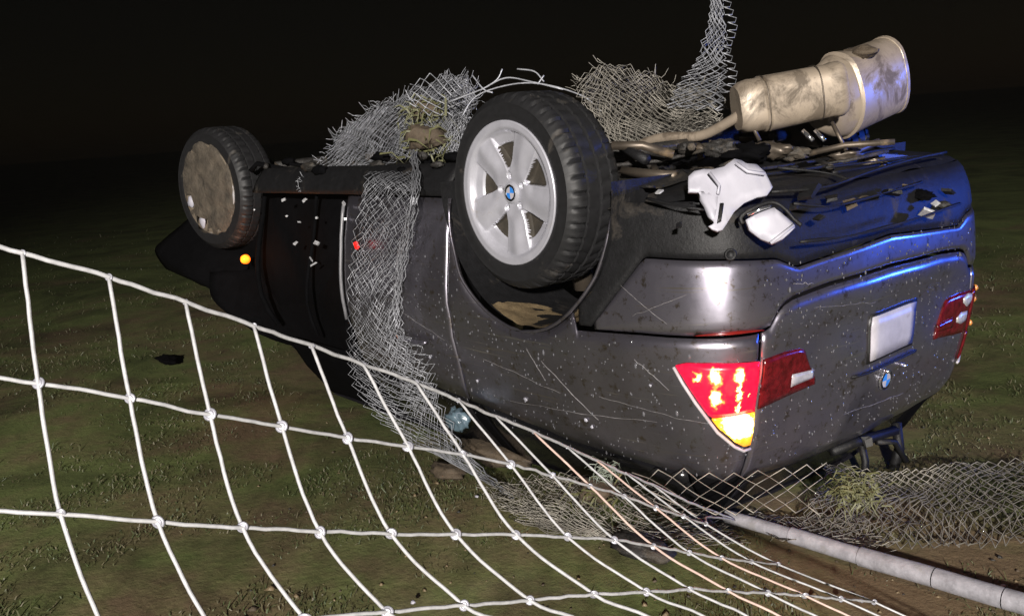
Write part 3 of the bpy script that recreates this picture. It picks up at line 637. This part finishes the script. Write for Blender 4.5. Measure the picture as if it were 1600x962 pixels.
mb = MB(); mb.tube([car_at(*q) for q in ((1108, 270, D0 - .02), (1124, 290, D0 - .035), (1122, 303, D0 - .045))], .006, 5); mb.build('trim_rib', WHITE, car, True); mb = MB(); mb.tube([car_at(*q) for q in ((1150, 255, D0 - .01), (1168, 268, D0 - .02), (1195, 272, D0 - .02))], .006, 5); mb.build('trim_rib', WHITE, car, True)
o = cutout('broken_trim_piece', [(1165, 344), (1178, 336), (1208, 326), (1222, 338), (1236, 350), (1240, 358), (1222, 374), (1206, 381), (1190, 374), (1172, 360)], D0 - .02, WHITE, .02, dd=-.0006); o['label'] = 'white plastic box corner set in the bumper'
mb = MB(); mb.tube([car_at(*q) for q in ((1204, 380, D0 - .056), (1222, 366, D0 - .05), (1240, 352, D0 - .04))], .006, 5); mb.build('trim_rib', WHITE, car, True)
mb = MB(); mb.tube([car_at(*q) for q in cat_rom([(1160, 350, 2.97), (1158, 338, 2.97), (1180, 324, 2.97), (1206, 316, 2.98), (1225, 325, 2.98), (1240, 342, 2.98), (1252, 352, 2.97)], 4)], .007, 6); mb.build('broken_edge_strip', PLASTIC, car, True)
mb = MB(); mb.tube([car_at(*q) for q in ((1168, 336, 2.95), (1190, 326, 2.95), (1204, 322, 2.95))], .005, 6); mb.build('bright_clip', CHROME, car, True)
# seam of the valance running to the far side
mb = MB(); mb.tube([car_at(*q) for q in cat_rom([(1205, 300, 3.03), (1290, 292, 3.1), (1360, 268, 3.3), (1430, 248, 3.55), (1478, 238, 3.75)], 5)], .006, 6); mb.build('valance_rib', PLASTIC, car, True)
for k, (px, py, d, q, m_) in enumerate(((1018, 292, 3.25, .016, 0), (1030, 300, 3.2, .01, 1), (1085, 318, 3.0, .012, 0), (1262, 300, 3.1, .03, 0), (1300, 310, 3.2, .02, 0), (1330, 318, 3.25, .022, 2), (1350, 308, 3.3, .014, 2), (1395, 300, 3.45, .03, 0), (1462, 318, 3.6, .012, 1), (1450, 332, 3.55, .026, 1), (1482, 300, 3.7, .02, 0), (1280, 340, 3.08, .016, 0), (1060, 352, 2.98, .010, 0), (1415, 290, 3.5, .012, 2), (1240, 322, 3.05, .014, 0))):
    o = bits('underside_clip_glint', px, py, d - .03, (q * 1.8, q * 1.8, q * .5), (PLASTIC, GLINT, BROWN_MUD)[m_])  # plastic and mud bits; the pale ones paint glints on the valance
for P in ([(1240, 318, 3.02), (1300, 322, 3.1), (1370, 305, 3.28), (1440, 285, 3.5)], [(1010, 310, 3.12), (1060, 322, 3.02), (1100, 328, 2.98)], [(1250, 378, 2.98), (1330, 368, 3.08), (1420, 345, 3.25), (1500, 318, 3.5)], [(1290, 262, 3.35), (1370, 252, 3.5), (1450, 242, 3.75)], [(1215, 262, 3.3), (1290, 270, 3.3), (1330, 282, 3.25)]):
    mb = MB(); mb.tube([car_at(a, b, c_ - .012) for a, b, c_ in cat_rom(P, 5)], [.0045 + .002 * math.sin(i) for i in range(len(cat_rom(P, 5)))], 5); mb.build('valance_rib', PLASTIC, rb, True)
# broken black frame pieces hanging below the tailgate
for P, r in (([(1300, 705, 3.75), (1345, 688, 3.85), (1400, 672, 3.95)], .02), ([(1345, 690, 3.9), (1352, 720, 3.9), (1350, 745, 3.9)], .016), ([(1400, 660, 4.0), (1405, 700, 4.0), (1395, 735, 4.0)], .022), ([(1370, 690, 3.9), (1398, 690, 3.95), (1415, 720, 4.0)], .014)):
    rod('broken_window_frame', [car_at(*q) for q in P], r, PLASTIC, 5)
bits('glass_shard', 1356, 690, 3.8, (.02, .03, .04), STEEL)

# ------------------------------------------------------------------ knotted wire fence pulled down in front
R0 = [(-108, 352), (35, 395), (170, 433), (290, 472), (397, 509), (487, 540), (568, 569), (650, 597), (716, 625), (774, 650), (834, 675), (886, 698), (932, 719), (978, 739), (1020, 757)]
R1 = [(-90, 578), (60, 598), (203, 622), (328, 647), (440, 666), (543, 684), (637, 697), (723, 709), (798, 725), (863, 742), (922, 759), (975, 775), (1025, 793), (1068, 806), (1103, 818)]
R2 = [(-62, 795), (95, 802), (247, 815), (379, 823), (500, 831), (611, 833), (712, 834), (806, 835), (887, 838), (960, 843), (1021, 853), (1077, 863), (1127, 871), (1174, 877), (1216, 881)]
R3 = [(-15, 985), (165, 985), (332, 982), (477, 966), (605, 955), (725, 945), (828, 937), (928, 928), (1010, 924), (1078, 920), (1138, 923), (1200, 926), (1258, 930), (1314, 935), (1366, 940)]
R4 = [(a[0] + (a[0] - b[0]) * 1.05 + 18, a[1] + 120 - 3 * i) for i, (a, b) in enumerate(zip(R3, R2))]
D = [1.385, 1.45, 1.525, 1.61, 1.71, 1.82, 1.93, 2.04, 2.15, 2.27, 2.40, 2.53, 2.66, 2.80, 2.95]
rows = []
for j, R in enumerate((R0, R1, R2, R3, R4)):
    rr = []
    for i, (px, py) in enumerate(R):
        q = at(px, py, D[i] - (.04 + .005 * i) * j)
        if q.z < .03: q = ground(px, py, .03)
        rr.append(q)
    rows.append(rr)
rows.append([Vector((q.x, q.y, 0)) + (q - p_) * .4 * Vector((1, 1, 0)).length * 0 + Vector((q.x - p_.x, q.y - p_.y, 0)) * .9 + Vector((0, 0, .02)) for q, p_ in zip(rows[4], rows[3])])
for rr in rows:
    for k in range(6): rr.insert(0, rr[0] + (rr[0] - rr[1]) * 1.0)
NC = len(rows[0])
fence = empty('wire_fence', (rows[5][0].x, rows[5][0].y, 0)); tag(fence, 'white knotted wire fence sagging down in front of the overturned car', 'fence')
def fl(p): return Vector(p) - fence.location
def wig(P, amp, seed): return [Vector(p) + Vector([amp * noise.noise(Vector(p) * 26 + Vector((seed, k * 3, 0))) for k in range(3)]) for p in P]
for j, rr in enumerate(rows):
    P = list(rr)
    if j < 2: P += [at(1075 + 30 * j, 783 + 24 * j, 3.12), ground(1150, 812, .03)]
    mb = MB(); mb.tube([fl(q) for q in wig(cat_rom([tuple(q) for q in P], 7), .0035, j)], .0040 if j == 0 else .0034, 7); mb.build('line_wire', WIRE, fence, True)
PINK = simple('lamp_tinted_wire', (.52, .38, .33), .5, .1, var=.3, scale=40)  # pinkish cast of the tail lamp painted into these wires
for i in range(NC):
    P = [rows[j][i] for j in range(6)]
    mb = MB(); mb.tube([fl(q) for q in wig(cat_rom([tuple(q) for q in P], 8), .0014, i + 40)], .0034 if i < 14 else .0029, 7); mb.build('stay_wire', PINK if i in (16, 18) else WIRE, fence, True)
kv, kf = [], []
mbk = MB()
def torus(R_, r_, n=14, m=6):
    V = [((R_ + r_ * math.cos(2 * PI * j / m)) * math.cos(2 * PI * i / n), (R_ + r_ * math.cos(2 * PI * j / m)) * math.sin(2 * PI * i / n), r_ * math.sin(2 * PI * j / m)) for i in range(n) for j in range(m)]
    F = [(i * m + j, ((i + 1) % n) * m + j, ((i + 1) % n) * m + (j + 1) % m, i * m + (j + 1) % m) for i in range(n) for j in range(m)]
    return V, F
V, F = torus(.0062, .0036); mbk.add(V, F); V, F = torus(.0035, .0034, 10, 6); mbk.add([(a, b, c + .002) for a, b, c in V], F)
V, F = lathe([(0, -.0045), (.006, -.003), (.007, .003), (0, .0045)], 12); mbk.add([(a, c, b) for a, b, c in V], F)
ko = None
for j in range(6):
    for i in range(NC):
        if ko is None: k = ko = mbk.build('knot', KNOT, fence, True)
        else: k = ko.copy(); col.objects.link(k)
        k.location = fl(rows[j][i]); k.rotation_euler = M3.to_euler(); k.rotation_euler.rotate_axis('X', random.uniform(-.5, .5)); k.rotation_euler.rotate_axis('Z', random.uniform(0, 6))
        s = (.66 if j == 0 else 1.15) * random.uniform(.85, 1.1) * (1 if i < 15 else .8); s *= .92; k.scale = (s * random.uniform(.85, 1.15), s, s * .6)

# ------------------------------------------------------------------ chain link mesh, torn and draped over the wreck
def grid_surf(ctrl, sub):
    rows3 = [[tuple(at(*q)) if len(q) == 3 else tuple(q[0]) for q in r] for r in ctrl]
    A = np.array([cat_rom(r, sub) for r in rows3]); return np.stack([cat_rom(A[:, j], sub) for j in range(A.shape[1])], 1)
def chain_link(name, ctrl, nu, nv, label, mat=LINK, r=.0019, amp=.02, freq=7, seed=0, fray=0, drop=0, layers=1, parent=None, cat='wire mesh', keepz=True):
    A = grid_surf(ctrl, 8); m, n = A.shape[:2]; mb = MB(); o_ = A[0, 0].copy()
    def ev(s, t, L):
        a, b = min(max(t, 0), 1) * (m - 1), min(max(s, 0), 1) * (n - 1); i, j = min(int(a), m - 2), min(int(b), n - 2); f, g = a - i, b - j
        P = (A[i, j] * (1 - f) + A[i + 1, j] * f) * (1 - g) + (A[i, j + 1] * (1 - f) + A[i + 1, j + 1] * f) * g; P = Vector(P)
        q = P * freq + Vector((seed + L * 5.3, 0, 0)); d = Vector((noise.noise(q), noise.noise(q + Vector((0, 9, 0))), noise.noise(q + Vector((0, 0, 9))))) * amp
        q2 = P * freq * 3.1; d += Vector((noise.noise(q2), noise.noise(q2 + Vector((0, 9, 0))), noise.noise(q2 + Vector((0, 0, 9))))) * amp * .35
        P = P + d + FWD * (L * .02)
        if keepz: P.z = max(P.z, .012)
        return P - Vector(o_)
    for L in range(layers):
        for k in range(nu):
            run = []
            for j in range(nv + 1):
                s = (k + (j + k) % 2 + .5 * L) / (nu + .5 * layers); t = j / nv
                if drop and noise.noise((k * .35 + seed, j * .35, L)) > drop:
                    if len(run) > 1: mb.tube(run, r, 3, False)
                    run = []; continue
                run.append(ev(s, t, L))
            if len(run) > 1: mb.tube(run, r, 3, False)
        for k in range(fray):
            e = random.choice((0, 1)) if fray < 0 else 0; s = random.random() if e else random.choice((0, 0, 1)) ; t = random.random()
            if random.random() < .5: s, t = random.random(), 0
            p = ev(s, t, L); d = Vector((random.uniform(-1, 1), random.uniform(-1, 1), random.uniform(0, 1))) + RIGHT * (-.9 if s < .3 else .5); l = random.uniform(.02, .06)
            mb.tube([p, p + d.normalized() * l * .5, p + d.normalized() * l + Vector((0, 0, random.uniform(-.02, .03)))], r, 3, False)
    o = mb.build(name, mat, parent, True); o.location = o_
    return tag(o, label, cat, 'torn chain link mesh around the wreck')
NM = 'chain_link_mesh'
# draped down the side over the rear door
chain_link(NM, [[(580, 262, 4.62), (618, 258, 4.5), (656, 258, 4.35)], [side(562, 300), side(606, 292, .03), side(656, 300)], [side(550, 370), side(600, 365, .03), side(652, 365)], [side(543, 440), side(586, 445, .03), side(634, 430)], [side(542, 515, .03), side(590, 520, .05), side(634, 505, .04)], [side(545, 580, .06), side(606, 585, .10), side(680, 555, .06)], [side(575, 640, .12), side(636, 640, .16), side(692, 615, .10)], [(635, 690, 4.28), (690, 700, 4.12), (738, 705, 4.0)], [(735, 735, 4.0), (775, 765, 3.85), (815, 790, 3.75)]], 11, 60, 'chain link mesh draped down the car side in front of the rear wheel', amp=.018, seed=1, layers=3, r=.0016, freq=7)
# gathered strand of the same side
chain_link(NM, [[(640, 235, 4.5), (654, 235, 4.4)], [side(640, 295, .04), side(658, 295, .04)], [side(620, 400, .05), side(638, 405, .05)], [side(612, 470, .06), side(628, 470, .06)], [side(602, 530, .08), side(632, 520, .08)], [side(618, 600, .12), side(672, 585, .12)], [side(650, 650, .16), side(692, 640, .16)]], 4, 36, 'gathered strand of chain link mesh hanging beside the rear wheel', amp=.015, seed=4, layers=3, freq=10, r=.0018)
# heap over the middle of the underbody
chain_link(NM, [[(528, 205, 5.1), (585, 165, 5.0), (640, 150, 4.9), (700, 118, 4.75), (740, 130, 4.6)], [(510, 240, 5.1), (575, 205, 5.0), (640, 180, 4.88), (700, 150, 4.75), (745, 165, 4.55)], [(490, 272, 5.08), (570, 248, 4.95), (630, 215, 4.85), (690, 185, 4.7), (735, 200, 4.5)], [(462, 296, 5.05), (550, 276, 4.85), (640, 244, 4.75), (690, 235, 4.65), (720, 240, 4.5)]], 46, 24, 'crumpled heap of chain link mesh on the underside left of the rear wheel', amp=.035, seed=7, fray=40, layers=4, freq=6, r=.0014)
chain_link(NM, [[(640, 130, 4.75), (680, 115, 4.72), (722, 130, 4.65)], [(640, 155, 4.72), (684, 150, 4.68), (735, 165, 4.6)], [(655, 180, 4.7), (695, 180, 4.64), (738, 192, 4.55)]], 9, 8, 'small open flap of chain link mesh above the heap left of the wheel', amp=.02, seed=9, fray=10, r=.003)
# between the rear wheel and the mufflers, rising to a point above
chain_link(NM, [[(905, 130, 4.2), (945, 100, 4.2), (1000, 112, 4.15), (1050, 132, 4.05), (1100, 130, 3.95)], [(905, 155, 4.2), (955, 140, 4.15), (1005, 145, 4.1), (1060, 160, 4.0), (1130, 150, 3.9)], [(930, 185, 4.1), (970, 180, 4.05), (1020, 185, 4.0), (1080, 185, 3.95), (1140, 175, 3.85)], [(965, 235, 4.0), (1000, 222, 3.95), (1040, 212, 3.9), (1090, 205, 3.85), (1145, 195, 3.8)]], 28, 20, 'chain link mesh bunched between the rear wheel and the mufflers', amp=.035, seed=12, layers=4, fray=12, mat=LINKD, r=.0015)
chain_link(NM, [[(1122, -300, 4.2), (1128, -300, 4.2)], [(1112, -140, 4.12), (1130, -140, 4.12)], [(1108, -70, 4.1), (1128, -70, 4.1)], [(1110, -10, 4.05), (1132, -5, 4.05)], [(1104, 40, 4.02), (1138, 45, 4.0)], [(1088, 90, 4.0), (1142, 90, 3.95)], [(1060, 125, 4.0), (1145, 130, 3.9)], [(1040, 165, 3.98), (1146, 175, 3.85)]], 7, 50, 'tail of chain link mesh stretched upward beside the mufflers', amp=.02, seed=15, layers=3, freq=8, r=.0021)
mb = MB(); P0 = [at(1134 + 5 * math.sin(k), -60 + k * 12, 4.0) for k in range(17)]     # barbs along its edge
for k, p in enumerate(P0):
    mb.tube([p - P0[0], p + RIGHT * .035 + DOWN * .012 - P0[0], p + RIGHT * .03 + DOWN * .03 - P0[0], p + DOWN * .03 - P0[0]], .0024, 4, False)
o = mb.build('mesh_edge_wire', LINK, None, True); o.location = P0[0]; tag(o, 'hooked edge wire ends along the stretched mesh tail beside the mufflers', 'wire')
# wire ends over the tyre
mb = MB(); o0 = at(790, 130, 4.3)
for P in ([(700, 160), (752, 140), (790, 122), (830, 128), (880, 140)], [(738, 118), (756, 140), (770, 145)], [(785, 108), (776, 125), (750, 142)], [(808, 108), (835, 112), (850, 128)], [(720, 185), (745, 150), (800, 132), (850, 132), (910, 150), (940, 175)], [(840, 132), (850, 118)]):
    mb.tube([Vector(q) - o0 for q in cat_rom([tuple(at(a, b, 4.35 - (a - 790) * .001)) for a, b in P], 5)], .0036, 5)
o = mb.build('loose_wire', LINK, None, True); o.location = o0; tag(o, 'loose bent wire ends sticking up over the top of the rear tyre', 'wire')
# on the ground in front of and beside the tail
chain_link(NM, [[(985, 738, 3.35), (1070, 732, 3.32), (1150, 738, 3.30), (1230, 728, 3.30), (1300, 722, 3.35)], [(1010, 775, 3.30), (1080, 775, 3.26), (1150, 775, 3.24), (1220, 765, 3.25), (1290, 760, 3.3)], [(1040, 805, 3.25), (1090, 805, 3.22), (1150, 805, 3.2), (1215, 800, 3.2), (1290, 800, 3.22)]], 16, 6, 'upright band of chain link mesh below the lit tail lamp', amp=.012, seed=20, r=.0026, mat=LINKD)
def gp(px, py, z=.03): return (tuple(ground(px, py, z)),)
chain_link(NM, [[gp(1285, 728, .12), gp(1370, 735, .09), gp(1450, 730, .09), gp(1530, 722, .07), gp(1640, 715, .05)], [gp(1280, 762, .08), gp(1370, 765, .05), gp(1450, 760, .05), gp(1530, 755, .05), gp(1640, 750, .05)], [gp(1260, 800, .05), gp(1350, 800, .04), gp(1440, 795, .04), gp(1530, 790, .04), gp(1640, 785, .04)], [gp(1240, 835), gp(1335, 845), gp(1435, 855), gp(1530, 850), gp(1640, 845)]], 40, 17, 'chain link mesh lying flat on the grass right of the car', amp=.03, layers=2, seed=23, r=.0023, mat=LINKD)
chain_link(NM, [[gp(745, 760, .12), gp(830, 752, .2), gp(910, 742, .2), gp(1000, 765, .16), gp(1110, 800, .08)], [gp(770, 785, .06), gp(845, 785, .1), gp(920, 790, .12), gp(1010, 800, .1), gp(1140, 812, .06)], [gp(800, 805, .03), gp(870, 812, .05), gp(940, 825, .06), gp(1030, 830, .05), gp(1160, 828, .05)], [gp(860, 830), gp(920, 840), gp(980, 850), gp(1060, 855), gp(1190, 850)]], 32, 20, 'crumpled chain link mesh on the ground under the car side', amp=.04, seed=26, layers=4, mat=LINKD, drop=.4, r=.0018)
chain_link(NM, [[gp(1160, 805), gp(1220, 808), gp(1290, 812), gp(1360, 810)], [gp(1180, 822), gp(1240, 830), gp(1310, 840), gp(1380, 835)], [gp(1210, 835), gp(1270, 850), gp(1340, 865), gp(1420, 860)]], 20, 14, 'scrap of chain link mesh against the fallen post', amp=.04, seed=29, layers=3, mat=LINKD, drop=.4, r=.0018)

# ------------------------------------------------------------------ fallen post, debris, clods, plants
pa, pb = ground(1135, 806, .03), ground(1760, 990, .032)
post = empty('fallen_fence_post', pa); tag(post, 'pale galvanised round fence post lying on the grass at the right', 'fence post')
ax = pb - pa; Lp = ax.length; ax.normalize(); t0 = 0; k = 0
while t0 < Lp:
    l = random.uniform(.2, .27); t1 = min(Lp, t0 + l - .003); wob = lambda t: Vector((0, 0, .004 * noise.noise((t * 3, 0, 0))))
    mb = MB(); P = [ax * t + wob(t) for t in lin(t0, t1, 6)]; r = .024 + .008 * min(1, t0 / .5)
    mb.tube(P, r, 20, False); mb.build('tube_section', POST, post, True); t0 += l
mb = MB(); mb.tube([Vector((0, 0, 0)), ax * Lp], .014, 8); mb.build('core_rod', EXH_DARK, post, True)
def sod(px, py, d, r, label, n=60, mat=LEAF, soil=True, name='grass_sod', on_ground=False, flat=.7):
    c = at(px, py, d); s = empty(name, c); tag(s, label, 'grass clump')
    if soil: clod('soil', (0, 0, 0), r * .72, BROWN_MUD, s, (1, 1, flat), px, 10)
    mb = MB()
    for k in range(n * 3):
        p = Vector((random.gauss(0, .5), random.gauss(0, .5), random.gauss(0, .28))) * r; dd = (RIGHT * random.gauss(0, 1) - FWD * random.gauss(.2, .5) + Vector((0, 0, random.gauss(-.35, .5)))).normalized(); l = r * random.uniform(.35, 1.0)
        sd = dd.cross(FWD + Vector((0, 0, random.uniform(-.5, .5)))).normalized() * r * random.uniform(.015, .05); mid = p + dd * l * .55 + Vector((0, 0, .12 * l)); tip = p + dd * l + Vector((random.uniform(-.2, .2), random.uniform(-.2, .2), -random.uniform(.1, .5))) * l
        mb.add([p - sd, p + sd, mid + sd * .8, mid - sd * .8, tip], [(0, 1, 2, 3), (3, 2, 4)])
    mb.build('blades', mat, s)['kind'] = 'stuff'
    return s
sod(1335, 765, 3.18, .075, 'yellowish grass tuft caught in the mesh right of the tail lamp', 70, soil=False)
sod(665, 172, 4.78, .10, 'yellow green sod caught in the mesh heap left of the wheel', 50)
sod(665, 215, 4.66, .13, 'earthy sod hanging under the mesh heap left of the wheel', 26)
sod(935, 765, 3.3, .085, 'earthy sod tangled in the fence wires below the car side', 26)
sod(945, 735, 3.28, .05, 'grey green tuft on the fence wire below the car side', 24, mat=BLUEGREY if False else simple('grey_green_leaf', (.17, .2, .16), .6), soil=False)
def clod_top(px, py, r, label, sq, seed, z=.03, mat=BROWN_MUD):
    c = ground(px, py, z); o = clod('soil_clod', (0, 0, 0), r, mat, None, sq, seed, 12); o.location = c; tag(o, label, 'soil'); return o
clod_top(770, 705, .10, 'long heap of pale soil beside the roof under the fence wires', (2.2, .9, .5), 3)
clod_top(700, 735, .06, 'small dark soil lump left of the soil heap', (1.6, 1, .5), 5)
clod_top(1000, 852, .07, 'dark soil lump under the crossing fence wires', (2, 1, .4), 8, mat=FLOOR)
o = clod('debris_piece', (0, 0, 0), .075, VOID, None, (2.0, .8, .35), 12, 10); o.location = ground(262, 562, .03); tag(o, 'dark broken car part lying on the grass at left', 'debris')
o = clod('rounded_piece', (0, 0, 0), .055, BLUEGREY, None, (1.1, .8, .85), 15, 12); o.location = at(714, 655, 4.15); tag(o, 'pale blue rounded plastic piece beside the crushed roof', 'debris')
for k, (px, py) in enumerate(((1570, 915), (1345, 938), (1318, 935), (645, 940), (745, 775), (1428, 880))):
    o = clod('pale_fragment', (0, 0, 0), .008, WHITE, None, (1.2, 1, .7), k + 50, 5); o.location = ground(px, py, .02)
    tag(o, ['bright fragment on the grass just above the fallen post', 'bright fragment on the grass below the fallen post', 'second bright fragment on the grass below the fallen post', 'bright fragment on the grass at the bottom left of centre', 'bright fragment under the fence near the soil heap', 'bright fragment on top edge of the fallen post'][k], 'fragment', 'bright fragments on the grass')
# mud splashes stuck on the side panels
for k, (v, z, r) in enumerate(((-2.08, 1.16, .008), (-1.78, 1.19, .012), (-1.44, 1.21, .009), (-1.42, 1.235, .008), (-1.1, 1.02, .006), (-2.4, 1.1, .010))):
    clod('paint_chip', S(v, z, .004), r, WHITE, car, (1, .4, .8), k, 5)

# rain drops standing on the panels
DROP = simple('water_drop', (.10, .10, .11), .04, 0, var=.1, spec=1.0)
mb = MB()
for k in range(1500):
    v = rng.uniform(-3.0, .66); z = rng.uniform(.62, 1.36)
    if z < q_lo(v) + .01 and abs(v) > .69: continue
    r = rng.uniform(.0012, .0034) * (1 if rng.uniform() < .93 else 1.7); c = S(v, z, .0005); x, y, nx, ny = base(v); t1 = Vector((-ny, nx, 0)); n1 = Vector((-nx, -ny, 0)); e = rng.uniform(1, 2.2)
    V = [c + t1 * r * math.cos(a_) + Vector((0, 0, r * e * math.sin(a_))) for a_ in lin(0, 2 * PI * 7 / 8, 8)] + [c + n1 * r * .55 + t1 * r * .5 * math.cos(a_) + Vector((0, 0, r * e * .5 * math.sin(a_))) for a_ in lin(0, 2 * PI * 7 / 8, 8)] + [c + n1 * r * .7]
    mb.add(V, [(i, (i + 1) % 8, 8 + (i + 1) % 8, 8 + i) for i in range(8)] + [(8 + i, 8 + (i + 1) % 8, 16) for i in range(8)])
mb.build('rain_drops', DROP, car, True)['kind'] = 'stuff'
# long scrapes gouged through the paint
for k, (v0, z0, v1, z1, r) in enumerate(((-1.62, 1.00, -1.38, 1.20, .003), (-1.15, .93, -1.03, 1.03, .003), (-2.0, 1.05, -1.55, 1.12, .002), (-1.9, 1.22, -1.1, 1.16, .0022), (-2.6, .9, -2.25, 1.0, .002), (-1.35, 1.10, -.9, 1.14, .0018), (-.45, .80, -.1, .84, .0016), (-.95, .70, -1.15, .78, .002), (-.56, .70, -.46, .715, .004), (-.2, 1.25, .25, 1.28, .0018), (-1.2, .68, -1.02, .80, .0018), (-1.7, .96, -1.62, 1.08, .002))):
    P = [S(v0 + (v1 - v0) * t, z0 + (z1 - z0) * t + .006 * noise.noise((t * 6, k, 0)), .0006) for t in lin(0, 1, 26)]
    mb = MB(); mb.tube(P, [r * (.25 + .75 * abs(noise.noise((i * .4, k * 3, 1))) * math.sin(PI * i / 25)) for i in range(26)], 5, False); mb.build('scrape', simple('scraped_primer', (.22, .21, .21), .6, var=.5, scale=60), car, True)
# ------------------------------------------------------------------ grass
def blades(n, rect, name, label, hmin, hmax, dens):
    V = []; F = []; M = []; cnt = 0
    for _ in range(n):
        px = rng.uniform(rect[0], rect[2]); py = rect[1] + (rect[3] - rect[1]) * rng.uniform(0, 1); p = ground(px, py)
        k = noise.noise((p.x * .9, p.y * .9, 4)) + .6 * noise.noise((p.x * 3.3, p.y * 3.3, 1))
        if k < dens + rng.uniform(-.25, .25): continue
        if -.72 < p.x < 3.4 and -.85 < p.y < .72: continue
        p.z = gh(p.x, p.y); h = rng.uniform(hmin, hmax); a = rng.uniform(0, 6.28); wd = rng.uniform(.0012, .0026) * (1 + p.length * .12); dx, dy = math.cos(a) * wd, math.sin(a) * wd
        lx, ly = rng.normal(0, .9, 2) * h; h = h * (2.2 if rng.uniform() < .04 else 1); b = len(V)
        V += [(p.x - dx, p.y - dy, p.z), (p.x + dx, p.y + dy, p.z), (p.x + lx * .45 + dx * .7, p.y + ly * .45 + dy * .7, p.z + h * .62), (p.x + lx * .45 - dx * .7, p.y + ly * .45 - dy * .7, p.z + h * .62), (p.x + lx, p.y + ly, p.z + h * .85)]
        F += [(b, b + 1, b + 2, b + 3), (b + 3, b + 2, b + 4)]; q = int(rng.integers(0, 3)); M += [q, q]
    return V, F, M
GM = [simple('grass_green', (.045, .062, .019), .6, var=.4, scale=3), simple('grass_olive', (.065, .068, .026), .6, var=.4, scale=3), simple('grass_straw', (.085, .073, .038), .65, var=.4, scale=3)]
V1, F1, M1 = blades(60000, (-60, 560, 1700, 1010), '', '', .006, .022, .08)
V2, F2, M2 = blades(16000, (-60, 360, 1700, 620), '', '', .01, .035, -.05)
b = len(V1); V1 += V2; F1 += [tuple(i + b for i in f) for f in F2]; M1 += M2
g = mesh('grass', V1, F1, GM, None, False, M1); tag(g, 'short wet grass growing around the wreck', 'grass', kind='stuff')

mb = MB()
for k in range(260):
    px, py = rng.uniform(380, 1650), rng.uniform(640, 980); p = ground(px, py)
    if -.7 < p.x < 3.4 and -.8 < p.y < .7: continue
    r = rng.uniform(.003, .011) * (1 if rng.uniform() < .93 else 2); V = []
    for a_, b_, c_ in ((1, 0, 0), (-1, 0, 0), (0, 1, 0), (0, -1, 0), (0, 0, .7), (0, 0, -.4)): q = rng.uniform(.6, 1.3); V.append((p.x + a_ * r * q + rng.uniform(-.3, .3) * r, p.y + b_ * r * q, gh(p.x, p.y) + .4 * r + c_ * r * q))
    mb.add(V, [(0, 2, 4), (2, 1, 4), (1, 3, 4), (3, 0, 4), (2, 0, 5), (1, 2, 5), (3, 1, 5), (0, 3, 5)], int(rng.integers(0, 3)))
tag(mb.build('loose_soil', [BROWN_MUD, FLOOR, TAN_MUD], None, True), 'crumbs of torn up soil scattered over the grass', 'soil', kind='stuff')
# ------------------------------------------------------------------ wet night air
hz_m = bpy.data.materials.new('haze'); hz_m.use_nodes = True; ht = hz_m.node_tree; ht.nodes.remove(ht.nodes['Principled BSDF'])
pv = ht.nodes.new('ShaderNodeVolumePrincipled'); pv.inputs['Density'].default_value = .0003; pv.inputs['Color'].default_value = (.9, .86, .78, 1); pv.inputs['Anisotropy'].default_value = 0
ht.links.new(pv.outputs[0], ht.nodes['Material Output'].inputs['Volume'])
mb = MB(); mb.box((0, 0, 2), (1400, 1400, 8)); hz = mb.build('haze', hz_m); tag(hz, 'thin wet night air over the whole field', 'haze', kind='stuff')
